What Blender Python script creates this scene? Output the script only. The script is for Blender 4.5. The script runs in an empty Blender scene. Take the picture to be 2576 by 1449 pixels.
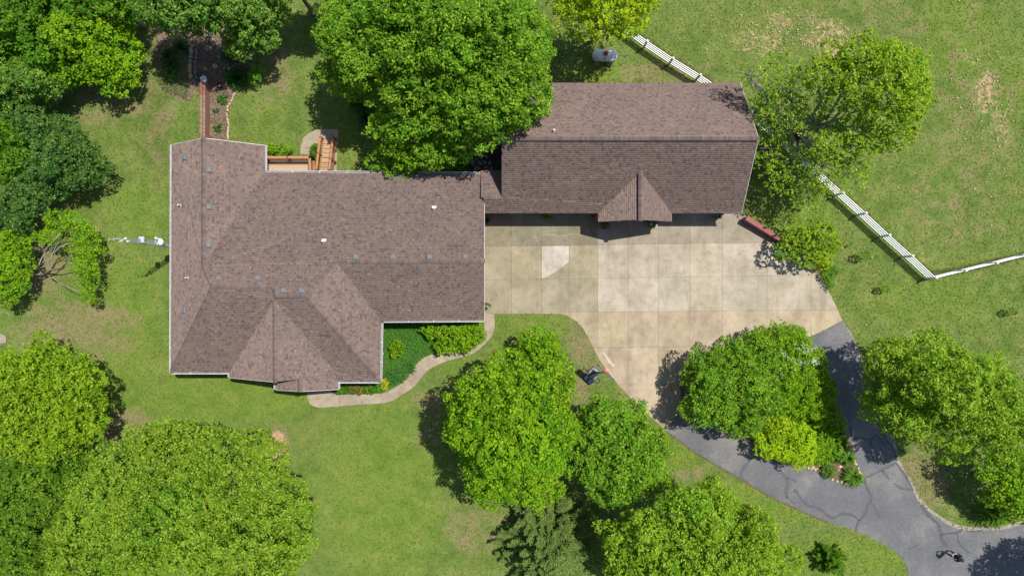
import bpy, bmesh, math, random
import numpy as np
from mathutils import Vector, Matrix
from mathutils.geometry import tessellate_polygon

scene = bpy.context.scene
C = scene.collection
random.seed(7)

# ------------------------------------------------------------------ camera, sky, sun, exposure
CAM_H = 49.0                       # the drone hovers 49 m above the drive, lens straight down
KPX = 0.75 / 1288.0                # tangent per measured picture unit
cam_d = bpy.data.cameras.new('camera')
cam = bpy.data.objects.new('camera', cam_d); C.objects.link(cam)
cam.location = (0, 0, CAM_H)
cam_d.sensor_width = 36.0; cam_d.lens = 24.0
cam_d.clip_start = 0.1; cam_d.clip_end = 3000
scene.camera = cam

SUN = Vector((0.3487, 0.2325, 1.0)).normalized()      # direction towards the sun
elev = math.asin(SUN.z)
world = bpy.data.worlds.new('World'); scene.world = world
world.use_nodes = True
wn = world.node_tree
for n in list(wn.nodes): wn.nodes.remove(n)
wo = wn.nodes.new('ShaderNodeOutputWorld'); wb = wn.nodes.new('ShaderNodeBackground')
sky = wn.nodes.new('ShaderNodeTexSky'); sky.sky_type = 'NISHITA'; sky.sun_disc = False
sky.sun_elevation = elev; sky.sun_rotation = math.atan2(SUN.x, SUN.y)
wb.inputs['Strength'].default_value = 0.095
wn.links.new(sky.outputs[0], wb.inputs['Color']); wn.links.new(wb.outputs[0], wo.inputs[0])
sl = bpy.data.lights.new('sun', 'SUN'); sl.energy = 4.5; sl.angle = math.radians(0.53); sl.color = (1.0, 0.955, 0.88)
so = bpy.data.objects.new('sun', sl); C.objects.link(so)
so.rotation_euler = SUN.to_track_quat('Z', 'Y').to_euler(); so.location = (20, 14, 60)
scene.view_settings.view_transform = 'Standard'; scene.view_settings.look = 'None'
scene.view_settings.gamma = 1; scene.view_settings.use_curve_mapping = False
scene.view_settings.exposure = 0.50
scene.cycles.max_bounces = 6; scene.cycles.diffuse_bounces = 3; scene.cycles.transparent_max_bounces = 4

# ------------------------------------------------------------------ helpers
def G(px, py, z=0.0):
    """surveyed plan position of a point at height z"""
    return ((px - 1288.0) * KPX * (CAM_H - z), -(py - 724.5) * KPX * (CAM_H - z))
def G3(px, py, z=0.0):
    x, y = G(px, py, z); return Vector((x, y, z))
def toplan(xs, ys):
    return 1288.0 + xs / (KPX * CAM_H), 724.5 - ys / (KPX * CAM_H)

def tag(o, label, cat, group=None):
    o['label'] = label; o['category'] = cat
    if group: o['group'] = group
    return o
def empty(name, loc, label, cat, group=None, rz=0.0):
    o = bpy.data.objects.new(name, None); C.objects.link(o)
    o.location = loc; o.rotation_euler = (0, 0, rz); o.empty_display_size = 0.2
    return tag(o, label, cat, group)
def link(name, me, parent=None, mat=None):
    o = bpy.data.objects.new(name, me); C.objects.link(o)
    if mat and not me.materials: me.materials.append(mat)
    if parent:
        o.parent = parent
        # geometry is written in world space: undo the parent's own placement
    return o
def pyobj(name, vs, fs, mat, parent=None, smooth=False, world=True):
    me = bpy.data.meshes.new(name)
    if parent is not None and world:
        inv = wmat(parent).inverted(); vs = [inv @ Vector(v) for v in vs]
    me.from_pydata([tuple(v) for v in vs], [], fs); me.update()
    if smooth: me.polygons.foreach_set('use_smooth', [True] * len(me.polygons))
    return link(name, me, parent, mat)
def wmat(o):
    m = Matrix.LocRotScale(o.location, o.rotation_euler, o.scale)
    return wmat(o.parent) @ m if o.parent else m

def npmesh(name, verts, quads, cols, mat, parent=None):
    """big mesh of same-sided faces with one colour per face"""
    verts = np.asarray(verts, np.float32); quads = np.asarray(quads, np.int32)
    if parent is not None:
        inv = np.array(wmat(parent).inverted(), np.float32)
        verts = verts @ inv[:3, :3].T + inv[:3, 3]
    k = quads.shape[1]; n = len(quads)
    me = bpy.data.meshes.new(name)
    me.vertices.add(len(verts)); me.vertices.foreach_set('co', verts.ravel())
    me.loops.add(n * k); me.loops.foreach_set('vertex_index', quads.ravel())
    me.polygons.add(n)
    me.polygons.foreach_set('loop_start', np.arange(0, n * k, k, dtype=np.int32))
    me.polygons.foreach_set('loop_total', np.full(n, k, np.int32))
    me.update(calc_edges=True)
    if cols is not None:
        at = me.attributes.new('tint', 'FLOAT_COLOR', 'FACE')
        c4 = np.ones((n, 4), np.float32); c4[:, :3] = cols
        at.data.foreach_set('color', c4.ravel())
    return link(name, me, parent, mat)

class MB:
    """collects solids into one mesh"""
    def __init__(s): s.v = []; s.f = []
    def add(s, vs, fs):
        b = len(s.v); s.v += [Vector(v) for v in vs]; s.f += [tuple(b + i for i in f) for f in fs]
    def box(s, c, size, rot=None):
        x, y, z = size[0] / 2, size[1] / 2, size[2] / 2
        vs = [Vector((sx * x, sy * y, sz * z)) for sz in (-1, 1) for sy in (-1, 1) for sx in (-1, 1)]
        if rot is not None: vs = [rot @ v for v in vs]
        c = Vector(c)
        s.add([c + v for v in vs], [(0, 2, 3, 1), (4, 5, 7, 6), (0, 1, 5, 4), (2, 6, 7, 3), (0, 4, 6, 2), (1, 3, 7, 5)])
    def bar(s, a, b, w, h, up=Vector((0, 0, 1))):
        a = Vector(a); b = Vector(b); d = (b - a); L = d.length; d.normalize()
        side = d.cross(up)
        if side.length < 1e-4: side = d.cross(Vector((1, 0, 0)))
        side.normalize(); u = side.cross(d)
        R = Matrix((d, side, u)).transposed()
        s.box((a + b) / 2, (L, w, h), R)
    def tube(s, pts, rads, n=6, cap=True):
        pts = [Vector(p) for p in pts]; b = len(s.v)
        for i, p in enumerate(pts):
            d = (pts[min(i + 1, len(pts) - 1)] - pts[max(i - 1, 0)]).normalized()
            a = d.cross(Vector((0.31, 0.17, 0.93)) if abs(d.z) < .9 else Vector((1, 0, 0))).normalized(); c = d.cross(a)
            for k in range(n):
                t = 2 * math.pi * k / n
                s.v.append(p + (a * math.cos(t) + c * math.sin(t)) * rads[i])
        for i in range(len(pts) - 1):
            for k in range(n):
                k2 = (k + 1) % n
                s.f.append((b + i * n + k, b + i * n + k2, b + (i + 1) * n + k2, b + (i + 1) * n + k))
        if cap:
            s.f.append(tuple(b + k for k in range(n))[::-1]); s.f.append(tuple(b + (len(pts) - 1) * n + k for k in range(n)))
    def lathe(s, prof, c=(0, 0, 0), n=16, rot=None):
        b = len(s.v); c = Vector(c)
        for r, z in prof:
            for k in range(n):
                t = 2 * math.pi * k / n; v = Vector((r * math.cos(t), r * math.sin(t), z))
                s.v.append(c + (rot @ v if rot is not None else v))
        for i in range(len(prof) - 1):
            for k in range(n):
                k2 = (k + 1) % n
                s.f.append((b + i * n + k, b + i * n + k2, b + (i + 1) * n + k2, b + (i + 1) * n + k))
        s.f.append(tuple(b + k for k in range(n))[::-1]); s.f.append(tuple(b + (len(prof) - 1) * n + k for k in range(n)))
    def prism(s, poly, z0, z1):
        """poly: plan points; z1 may be a list"""
        n = len(poly); b = len(s.v)
        zt = z1 if isinstance(z1, (list, tuple)) else [z1] * n
        s.v += [Vector((p[0], p[1], z0)) for p in poly] + [Vector((p[0], p[1], zt[i])) for i, p in enumerate(poly)]
        tris = tessellate_polygon([[Vector((p[0], p[1], 0)) for p in poly]])
        for t in tris:
            a, q, c = [Vector((poly[i][0], poly[i][1], 0)) for i in t]
            if (q - a).cross(c - a).z < 0: t = t[::-1]
            s.f.append(tuple(b + n + i for i in t)); s.f.append(tuple(b + i for i in t[::-1]))
        area = sum(poly[i][0] * poly[(i + 1) % n][1] - poly[(i + 1) % n][0] * poly[i][1] for i in range(n))
        for i in range(n):
            j = (i + 1) % n
            f = (b + i, b + j, b + n + j, b + n + i)
            s.f.append(f if area > 0 else f[::-1])
    def build(s, name, mat, parent=None, smooth=False, world=True):
        return pyobj(name, s.v, s.f, mat, parent, smooth, world)

def smooth_line(pts, sub=5, closed=False):
    out = []; n = len(pts)
    rng = range(n) if closed else range(n - 1)
    for i in rng:
        g = (lambda k: pts[k % n]) if closed else (lambda k: pts[min(max(k, 0), n - 1)])
        p0, p1, p2, p3 = g(i - 1), g(i), g(i + 1), g(i + 2)
        for k in range(sub):
            t = k / sub
            out.append(tuple(0.5 * ((2 * p1[a]) + (-p0[a] + p2[a]) * t + (2 * p0[a] - 5 * p1[a] + 4 * p2[a] - p3[a]) * t * t +
                                    (-p0[a] + 3 * p1[a] - 3 * p2[a] + p3[a]) * t ** 3) for a in (0, 1)))
    if not closed: out.append(pts[-1])
    return out
def inside(xs, ys, poly):
    r = np.zeros(xs.shape, bool); n = len(poly)
    for i in range(n):
        x1, y1 = poly[i]; x2, y2 = poly[(i + 1) % n]
        if y1 == y2: continue
        c = ((y1 > ys) != (y2 > ys)) & (xs < (x2 - x1) * (ys - y1) / (y2 - y1) + x1)
        r ^= c
    return r
def clip_half(poly, a, b, c):
    """keep a*x+b*y+c >= 0; points may carry further coordinates"""
    out = []; n = len(poly)
    for i in range(n):
        p, q = poly[i], poly[(i + 1) % n]
        dp = a * p[0] + b * p[1] + c; dq = a * q[0] + b * q[1] + c
        if dp >= 0: out.append(p)
        if (dp >= 0) != (dq >= 0):
            t = dp / (dp - dq); out.append(tuple(p[k] + (q[k] - p[k]) * t for k in range(len(p))))
    return out

# ------------------------------------------------------------------ materials
def newmat(name):
    m = bpy.data.materials.new(name); m.use_nodes = True
    nt = m.node_tree
    return m, nt, nt.nodes['Principled BSDF']
def nd(nt, t, **kw):
    n = nt.nodes.new(t)
    for k, v in kw.items():
        if k in n.inputs: n.inputs[k].default_value = v
        else: setattr(n, k, v)
    return n
def noise(nt, co, scale, detail=4.0, rough=0.6):
    n = nd(nt, 'ShaderNodeTexNoise'); n.inputs['Scale'].default_value = scale; n.inputs['Detail'].default_value = detail
    n.inputs['Roughness'].default_value = rough; nt.links.new(co, n.inputs['Vector']); return n.outputs['Fac']
def ramp(nt, fac, stops):
    r = nd(nt, 'ShaderNodeValToRGB'); e = r.color_ramp.elements
    while len(e) < len(stops): e.new(0.5)
    for i, (p, c) in enumerate(stops):
        e[i].position = p; e[i].color = (*c, 1) if len(c) == 3 else c
    nt.links.new(fac, r.inputs[0]); return r.outputs[0]
def mixc(nt, fac, a, b, mode='MIX'):
    m = nd(nt, 'ShaderNodeMix', data_type='RGBA', blend_type=mode)
    for s, v in ((m.inputs[0], fac), (m.inputs[6], a), (m.inputs[7], b)):
        if isinstance(v, (int, float)): s.default_value = v
        elif isinstance(v, tuple): s.default_value = (*v, 1)
        else: nt.links.new(v, s)
    return m.outputs[2]
def maths(nt, op, a, b=None, clamp=False):
    m = nd(nt, 'ShaderNodeMath', operation=op); m.use_clamp = clamp
    for s, v in ((m.inputs[0], a), (m.inputs[1], b)):
        if v is None: continue
        if isinstance(v, (int, float)): s.default_value = v
        else: nt.links.new(v, s)
    return m.outputs[0]
def geopos(nt): return nd(nt, 'ShaderNodeNewGeometry').outputs['Position']
def bump(nt, bs, h, strength=0.3, dist=0.03):
    b = nd(nt, 'ShaderNodeBump'); b.inputs['Strength'].default_value = strength; b.inputs['Distance'].default_value = dist
    nt.links.new(h, b.inputs['Height']); nt.links.new(b.outputs[0], bs.inputs['Normal'])
def simple(name, col, rough=0.6, metal=0.0, var=0.25, scale=6.0, b=0.0):
    m, nt, bs = newmat(name)
    bs.inputs['Roughness'].default_value = rough; bs.inputs['Metallic'].default_value = metal
    f = noise(nt, geopos(nt), scale, 5)
    lo = tuple(c * (1 - var) for c in col); hi = tuple(min(1, c * (1 + var)) for c in col)
    nt.links.new(ramp(nt, f, [(0.3, lo), (0.7, hi)]), bs.inputs['Base Color'])
    if b: bump(nt, bs, f, b)
    return m
def tinted(name, rough=0.8, grain=0.0, gscale=60.0, trans=0.0, spec=0.3):
    m, nt, bs = newmat(name)
    at = nd(nt, 'ShaderNodeAttribute', attribute_name='tint')
    col = at.outputs['Color']
    if grain:
        f = noise(nt, geopos(nt), gscale, 3)
        col = mixc(nt, 1.0, col, ramp(nt, f, [(0.3, (1 - grain,) * 3), (0.7, (1 + grain,) * 3)]), 'MULTIPLY')
    nt.links.new(col, bs.inputs['Base Color']); bs.inputs['Roughness'].default_value = rough
    bs.inputs['Specular IOR Level'].default_value = spec
    if name == 'asphalt_shingle':
        col = mixc(nt, 1.0, col, ramp(nt, noise(nt, geopos(nt), 0.45, 5, 0.6), [(0.3, (0.90, 0.90, 0.91)), (0.7, (1.09, 1.08, 1.06))]), 'MULTIPLY')
        nt.links.new(col, bs.inputs['Base Color'])
    if trans:
        tr = nd(nt, 'ShaderNodeBsdfTranslucent'); mx = nd(nt, 'ShaderNodeMixShader'); mx.inputs[0].default_value = trans
        tc = mixc(nt, 1.0, col, (1.25, 1.15, 0.5), 'MULTIPLY')
        nt.links.new(tc, tr.inputs[0]); nt.links.new(bs.outputs[0], mx.inputs[1]); nt.links.new(tr.outputs[0], mx.inputs[2])
        nt.links.new(mx.outputs[0], nt.nodes['Material Output'].inputs[0])
    return m
def objcol(name, rough=0.8, grain=0.2, gscale=30.0, b=0.0):
    """colour carried by each object, with grain on top"""
    m, nt, bs = newmat(name)
    oi = nd(nt, 'ShaderNodeObjectInfo')
    f = noise(nt, geopos(nt), gscale, 5)
    nt.links.new(mixc(nt, 1.0, oi.outputs['Color'], ramp(nt, f, [(0.25, (1 - grain,) * 3), (0.75, (1 + grain,) * 3)]), 'MULTIPLY'), bs.inputs['Base Color'])
    bs.inputs['Roughness'].default_value = rough
    if b: bump(nt, bs, f, b)
    return m

M = {}
M['leaf'] = tinted('leaf', 0.6, trans=0.42, spec=0.12)
M['blade'] = tinted('grass_blade', 0.7, trans=0.40, spec=0.05)
M['shingle'] = tinted('asphalt_shingle', 0.92, grain=0.10, gscale=40)
M['cap'] = objcol('ridge_shingle', 0.92, 0.12, 40)
M['chip'] = tinted('bark_chip', 0.95)
M['roofdeck'] = simple('roof_underlay', (0.11, 0.08, 0.07), 0.9)
M['white'] = simple('white_aluminium', (0.60, 0.61, 0.61), 0.45, var=0.10, scale=3)
M['vinyl'] = simple('white_vinyl', (0.68, 0.69, 0.69), 0.45, var=0.12, scale=2.5)
M['brickred'] = simple('dark_red_brick', (0.20, 0.055, 0.04), 0.85, var=0.35, scale=9, b=0.2)
M['redwall'] = simple('red_painted_masonry', (0.22, 0.075, 0.065), 0.8, var=0.22, scale=7, b=0.15)
M['glass'] = simple('window_glass', (0.05, 0.07, 0.09), 0.05, var=0.1)
M['ventgrey'] = simple('grey_metal', (0.125, 0.140, 0.150), 0.85, var=0.12)
M['pipe'] = simple('white_pipe', (0.50, 0.50, 0.49), 0.4, var=0.06)
M['galv'] = simple('galvanised_steel', (0.50, 0.51, 0.50), 0.4, 0.5, var=0.1)
M['panel'] = simple('pale_grey_panel', (0.42, 0.46, 0.51), 0.35, var=0.05)
M['blackpl'] = simple('black_plastic', (0.022, 0.026, 0.032), 0.45, var=0.2)
M['greypl'] = simple('blue_grey_plastic', (0.18, 0.23, 0.30), 0.4, var=0.15)
M['orange'] = simple('orange_red_steel', (0.75, 0.07, 0.05), 0.4, var=0.1)
M['net'] = simple('white_cord', (0.75, 0.72, 0.68), 0.8, var=0.05)
M['acrylic'] = simple('smoked_board', (0.03, 0.03, 0.035), 0.3, var=0.1)
M['wooddeck'] = objcol('weathered_deck_board', 0.8, 0.22, 14)
M['woodrail'] = objcol('stained_rail_wood', 0.7, 0.25, 18)
M['stone'] = objcol('field_stone', 0.9, 0.28, 9, 0.4)
M['bark'] = simple('bark', (0.17, 0.145, 0.12), 0.9, var=0.35, scale=8, b=0.4)
M['barkpale'] = simple('pale_bark', (0.27, 0.24, 0.20), 0.9, var=0.3, scale=8, b=0.3)
M['pot'] = simple('dark_clay_pot', (0.12, 0.06, 0.045), 0.7)
M['soil'] = simple('dark_soil', (0.05, 0.036, 0.028), 0.95, var=0.4, scale=20)
M['joint'] = simple('joint_filler', (0.115, 0.100, 0.075), 0.95, var=0.3)
M['seal'] = simple('tar_crack_seal', (0.045, 0.047, 0.055), 0.55, var=0.25, scale=12)
M['skin'] = simple('skin', (0.50, 0.25, 0.16), 0.55, var=0.06)
M['navy'] = simple('navy_cloth', (0.012, 0.028, 0.065), 0.85, var=0.3)
M['darkcloth'] = simple('black_green_cloth', (0.012, 0.022, 0.022), 0.85, var=0.3)
M['whitecloth'] = simple('white_rubber', (0.25, 0.25, 0.26), 0.6, var=0.05)

def concrete_mat(name, joints=True):
    m, nt, bs = newmat(name)
    p = geopos(nt); oi = nd(nt, 'ShaderNodeObjectInfo')
    n1 = noise(nt, p, 0.55, 6, 0.62); n2 = noise(nt, p, 2.2, 7, 0.7); n3 = noise(nt, p, 26, 3)
    sep = nd(nt, 'ShaderNodeMapping'); sep.inputs['Scale'].default_value = (1.2, 0.22, 1)
    nt.links.new(p, sep.inputs[0]); n4 = noise(nt, sep.outputs[0], 1.1, 5, 0.65)
    col = oi.outputs['Color']
    col = mixc(nt, 1.0, col, ramp(nt, n1, [(0.32, (0.78, 0.76, 0.71)), (0.50, (0.97, 0.97, 0.96)), (0.66, (1.16, 1.16, 1.18))]), 'MULTIPLY')
    col = mixc(nt, 1.0, col, ramp(nt, n2, [(0.28, (0.80, 0.78, 0.72)), (0.45, (1, 1, 1)), (0.75, (1.07, 1.07, 1.07))]), 'MULTIPLY')
    col = mixc(nt, 1.0, col, ramp(nt, n4, [(0.32, (0.84, 0.83, 0.79)), (0.5, (1, 1, 1))]), 'MULTIPLY')
    n5 = noise(nt, p, 0.9, 9, 0.8)
    col = mixc(nt, ramp(nt, n5, [(0.58, (0,) * 3), (0.70, (0.26,) * 3)]), col, (0.17, 0.145, 0.10))
    sp = noise(nt, p, 11.0, 2, 0.5)
    col = mixc(nt, ramp(nt, sp, [(0.74, (0,) * 3), (0.80, (0.6,) * 3)]), col, (0.10, 0.09, 0.07))
    col = mixc(nt, 1.0, col, ramp(nt, n3, [(0.3, (0.94, 0.94, 0.94)), (0.7, (1.05, 1.05, 1.05))]), 'MULTIPLY')
    nt.links.new(col, bs.inputs['Base Color']); bs.inputs['Roughness'].default_value = 0.85
    bump(nt, bs, n3, 0.15, 0.01)
    return m
M['concrete'] = concrete_mat('stained_concrete')

m, nt, bs = newmat('worn_asphalt'); p = geopos(nt)
n1 = noise(nt, p, 0.35, 6, 0.6); n2 = noise(nt, p, 5.0, 6, 0.75); n3 = noise(nt, p, 45, 2)
c = ramp(nt, n1, [(0.3, (0.078, 0.080, 0.089)), (0.5, (0.102, 0.103, 0.109)), (0.70, (0.165, 0.155, 0.145))])
c = mixc(nt, 1.0, c, ramp(nt, n2, [(0.3, (0.76, 0.76, 0.78)), (0.52, (1, 1, 1)), (0.74, (1.34, 1.32, 1.28))]), 'MULTIPLY')
c = mixc(nt, 1.0, c, ramp(nt, n3, [(0.3, (0.72,) * 3), (0.7, (1.28,) * 3)]), 'MULTIPLY')
nt.links.new(c, bs.inputs['Base Color']); bs.inputs['Roughness'].default_value = 0.8; bump(nt, bs, n3, 0.3, 0.01)
M['asphalt'] = m

# lawn: three painted-in masks (wear of the turf) broken up by noise
m, nt, bs = newmat('lawn'); p = geopos(nt)
def attr(n): return nd(nt, 'ShaderNodeAttribute', attribute_name=n).outputs['Fac']
lush, dry, bare, mulch = attr('lush'), attr('dry'), attr('bare'), attr('mulch')
na = noise(nt, p, 0.22, 5, 0.62); nb = noise(nt, p, 0.8, 6, 0.64); nc = noise(nt, p, 7.0, 5, 0.75); ne = noise(nt, p, 3.2, 6, 0.8)
c = ramp(nt, nb, [(0.28, (0.060, 0.102, 0.022)), (0.45, (0.092, 0.140, 0.028)), (0.58, (0.124, 0.164, 0.038)), (0.74, (0.182, 0.180, 0.068))])
c = mixc(nt, maths(nt, 'MULTIPLY', lush, ramp(nt, na, [(0.25, (0.3,) * 3), (0.6, (1,) * 3)])), c,
         ramp(nt, nb, [(0.3, (0.084, 0.150, 0.015)), (0.7, (0.142, 0.192, 0.026))]))
c = mixc(nt, ramp(nt, na, [(0.45, (0,) * 3), (0.75, (0.5,) * 3)]), c, (0.150, 0.168, 0.050))
nw = noise(nt, p, 0.55, 5, 0.62)
c = mixc(nt, ramp(nt, nw, [(0.54, (0,) * 3), (0.70, (0.45,) * 3)]), c, (0.060, 0.122, 0.014))
fd = maths(nt, 'ADD', maths(nt, 'MULTIPLY', dry, 1.5), maths(nt, 'MULTIPLY', maths(nt, 'SUBTRACT', nb, 0.46), 2.0))
c = mixc(nt, ramp(nt, fd, [(0.35, (0,) * 3), (0.75, (0.85,) * 3)]), c, ramp(nt, nc, [(0.3, (0.125, 0.115, 0.052)), (0.7, (0.220, 0.178, 0.095))]))
fb = maths(nt, 'ADD', maths(nt, 'MULTIPLY', bare, 1.15), maths(nt, 'MULTIPLY', maths(nt, 'SUBTRACT', ne, 0.5), 2.6))
c = mixc(nt, ramp(nt, fb, [(0.60, (0,) * 3), (0.76, (1,) * 3)]), c, ramp(nt, nc, [(0.3, (0.27, 0.17, 0.095)), (0.7, (0.43, 0.29, 0.18))]))
c = mixc(nt, 1.0, c, ramp(nt, nc, [(0.25, (0.91,) * 3), (0.5, (1,) * 3), (0.75, (1.10,) * 3)]), 'MULTIPLY')
fm = maths(nt, 'ADD', mulch, maths(nt, 'MULTIPLY', maths(nt, 'SUBTRACT', nb, 0.5), 0.7))
mu = ramp(nt, nc, [(0.25, (0.055, 0.037, 0.026)), (0.5, (0.130, 0.092, 0.062)), (0.75, (0.22, 0.165, 0.115))])
c = mixc(nt, ramp(nt, fm, [(0.45, (0,) * 3), (0.55, (1,) * 3)]), c, mu)
nt.links.new(c, bs.inputs['Base Color']); bs.inputs['Roughness'].default_value = 0.95; bs.inputs['Specular IOR Level'].default_value = 0.1
bump(nt, bs, nc, 0.25, 0.06)
M['lawn'] = m

m, nt, bs = newmat('brown_mulch'); p = geopos(nt)
nc = noise(nt, p, 9, 5, 0.75); nb = noise(nt, p, 1.1, 4)
c = ramp(nt, nc, [(0.25, (0.045, 0.028, 0.020)), (0.5, (0.11, 0.072, 0.045)), (0.75, (0.22, 0.155, 0.105))])
c = mixc(nt, ramp(nt, nb, [(0.45, (0,) * 3), (0.7, (0.7,) * 3)]), c, (0.09, 0.10, 0.035))
nt.links.new(c, bs.inputs['Base Color']); bs.inputs['Roughness'].default_value = 0.95; bump(nt, bs, nc, 0.8, 0.06)
M['mulch'] = m
m, nt, bs = newmat('pale_gravel'); p = geopos(nt)
v = nd(nt, 'ShaderNodeTexVoronoi'); v.inputs['Scale'].default_value = 16; nt.links.new(p, v.inputs['Vector'])
nt.links.new(ramp(nt, noise(nt, p, 14, 4, .8), [(0.3, (0.13, 0.11, 0.085)), (0.5, (0.26, 0.225, 0.185)), (0.7, (0.46, 0.42, 0.37))]), bs.inputs['Base Color'])
bs.inputs['Roughness'].default_value = 0.9; bump(nt, bs, v.outputs['Distance'], 0.8, 0.04)
M['gravel'] = m
m, nt, bs = newmat('brick_courses'); p = geopos(nt)
br = nd(nt, 'ShaderNodeTexBrick'); br.inputs['Scale'].default_value = 1.0
for k, v_ in (('Brick Width', 0.22), ('Row Height', 0.075), ('Mortar Size', 0.008)): br.inputs[k].default_value = v_
br.inputs['Color1'].default_value = (0.23, 0.075, 0.045, 1); br.inputs['Color2'].default_value = (0.16, 0.05, 0.035, 1); br.inputs['Mortar'].default_value = (0.30, 0.26, 0.22, 1)
mp = nd(nt, 'ShaderNodeMapping'); sx = nd(nt, 'ShaderNodeSeparateXYZ'); cx = nd(nt, 'ShaderNodeCombineXYZ')
nt.links.new(p, sx.inputs[0]); nt.links.new(maths(nt, 'ADD', sx.outputs[0], sx.outputs[1]), cx.inputs[0]); nt.links.new(sx.outputs[2], cx.inputs[1])
nt.links.new(cx.outputs[0], br.inputs['Vector']); nt.links.new(br.outputs[0], bs.inputs['Base Color']); bs.inputs['Roughness'].default_value = 0.85
M['brick'] = m
m, nt, bs = newmat('white_tank_paint'); p = geopos(nt)
f = noise(nt, p, 3.2, 5, .65)
nt.links.new(ramp(nt, f, [(0.36, (0.30, 0.31, 0.30)), (0.46, (0.62, 0.63, 0.64)), (0.6, (0.74, 0.74, 0.75))]), bs.inputs['Base Color']); bs.inputs['Roughness'].default_value = 0.35
M['tank'] = m

# ------------------------------------------------------------------ ground plan outlines (survey units)
DRIVE = [(1219, 528), (1868, 528), (1890, 569), (1940, 605), (1985, 634), (2040, 656), (2050, 668), (2073, 710), (2100, 765), (2119, 806),
         (2075, 829), (2031, 850), (2022, 836), (2005, 824), (1985, 818), (1955, 822), (1900, 838), (1840, 862), (1780, 892), (1735, 930), (1712, 970), (1712, 1005), (1716, 1028),
         (1694, 1056), (1671, 1078), (1650, 1060), (1620, 1032), (1588, 1003), (1555, 968), (1530, 936), (1508, 905), (1490, 872), (1478, 846), (1466, 825), (1450, 808), (1430, 796), (1405, 789), (1243, 789), (1219, 790)]
ASPH_OUT = smooth_line([(1671, 1079), (1717, 1112), (1764, 1145), (1850, 1195), (1937, 1245), (2007, 1279), (2084, 1312), (2154, 1335), (2217, 1365), (2258, 1393), (2280, 1422), (2286, 1460), (2270, 1540), (2200, 1650)], 4)
ASPH_R = smooth_line([(2760, 1400), (2680, 1300), (2576, 1318), (2530, 1330), (2484, 1334), (2420, 1332), (2367, 1308), (2317, 1268), (2294, 1228), (2257, 1162), (2244, 1105), (2211, 1032), (2184, 965), (2181, 949), (2147, 856), (2120, 807)], 4)
ISL = smooth_line([(2031, 851), (2048, 880), (2070, 930), (2097, 998), (2117, 1065), (2144, 1122), (2154, 1162), (2169, 1195), (2166, 1212), (2150, 1220), (2117, 1215), (2084, 1199), (2034, 1179), (1994, 1175), (1950, 1157), (1904, 1132), (1867, 1092), (1827, 1075), (1784, 1050), (1745, 1035), (1717, 1029)], 4)
ASPH = ASPH_OUT + [(2700, 1650)] + ASPH_R + [(2076, 830)] + ISL + [(1695, 1057)]
ISLAND = ISL + [(1713, 1005), (1713, 970), (1736, 931), (1781, 893), (1841, 863), (1901, 839), (1955, 823), (1985, 819), (2005, 825), (2022, 837)]
PATH = [(1242, 790), (1245, 816), (1239, 841), (1222, 863), (1192, 888), (1159, 899), (1125, 908), (1089, 923), (1072, 936), (1055, 956), (1040, 974), (1013, 992), (991, 1006), (960, 1014), (914, 1017), (855, 1021), (809, 1025), (790, 1022), (778, 1013), (773, 997), (772, 960),
        (839, 960), (839, 990), (902, 991), (960, 989), (984, 980), (1009, 965), (1022, 951), (1035, 936), (1049, 916), (1065, 901), (1089, 891), (1142, 886), (1189, 879), (1209, 853), (1217, 833), (1218, 815), (1218, 790)]
PAD = [(756, 389), (756, 371), (763, 348), (775, 337), (797, 326), (851, 326), (851.5, 365), (848, 367), (848, 440), (806, 440), (806, 361), (795, 365), (787, 375), (785, 389)]
HOUSE_FP = [(432, 365), (667, 367), (667, 433), (1219, 437), (1219, 806), (960, 808), (957, 960), (850, 960), (850, 978), (693, 980), (693, 950), (578, 950), (578, 937), (430, 937)]
GAR_FP = [(1219, 429), (1262, 429), (1262, 209), (1862, 209), (1865, 537), (1219, 537)]
BEDS_MULCH = [[(400, 85), (396, 150), (402, 200), (420, 235), (470, 262), (500, 262), (500, 232), (517, 232), (517, 352), (576, 352), (572, 310), (578, 265), (600, 228), (640, 190), (655, 150), (668, 100), (672, 60), (560, 30), (450, 40)],
              [(1120, 330), (1130, 435), (1262, 437), (1262, 330)], [(938, 300), (938, 440), (1130, 440), (1130, 300)],
              [(840, 962), (840, 989), (960, 988), (1010, 962), (1048, 914), (1064, 899), (1090, 888), (1188, 876), (1212, 840), (1216, 808), (960, 808), (957, 962)]]

# ------------------------------------------------------------------ ground
def rise(xs, ys):
    """the lawn stands higher behind the brick retaining wall"""
    px, py = toplan(xs, ys)
    a = np.clip((514 - px) / 9.0, 0, 1) * np.clip((px - 330) / 120.0, 0, 1)
    b = np.clip((py - 60) / 70.0, 0, 1) * np.clip((430 - py) / 60.0, 0, 1)
    s = lambda t: t * t * (3 - 2 * t)
    return 0.62 * s(a) * s(b)
def blot(px, py, items):
    r = np.zeros(px.shape)
    for (cx_, cy_, rx_, ry_, s_) in items:
        d = ((px - cx_) / rx_) ** 2 + ((py - cy_) / ry_) ** 2
        r = np.maximum(r, s_ * np.clip(1.25 - d, 0, 1))
    return r
LUSH = [(1950, 1260, 340, 60, 1.0), (2130, 1400, 190, 60, 1.0), (1720, 1140, 60, 60, 1.0), (300, 880, 130, 320, 0.75), (560, 1000, 300, 70, 0.8), (960, 1250, 190, 240, 0.85),
        (650, 310, 60, 120, 0.3), (890, 330, 50, 100, 0.7), (340, 540, 80, 90, 0.7), (1330, 830, 100, 60, 0.5), (2000, 545, 120, 50, 0.7), (2420, 100, 120, 130, 0.7), (2560, 200, 80, 100, .6), (2330, 760, 190, 80, 0.45), (1500, 190, 60, 40, .9), (1160, 930, 60, 40, 0.5)]
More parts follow.
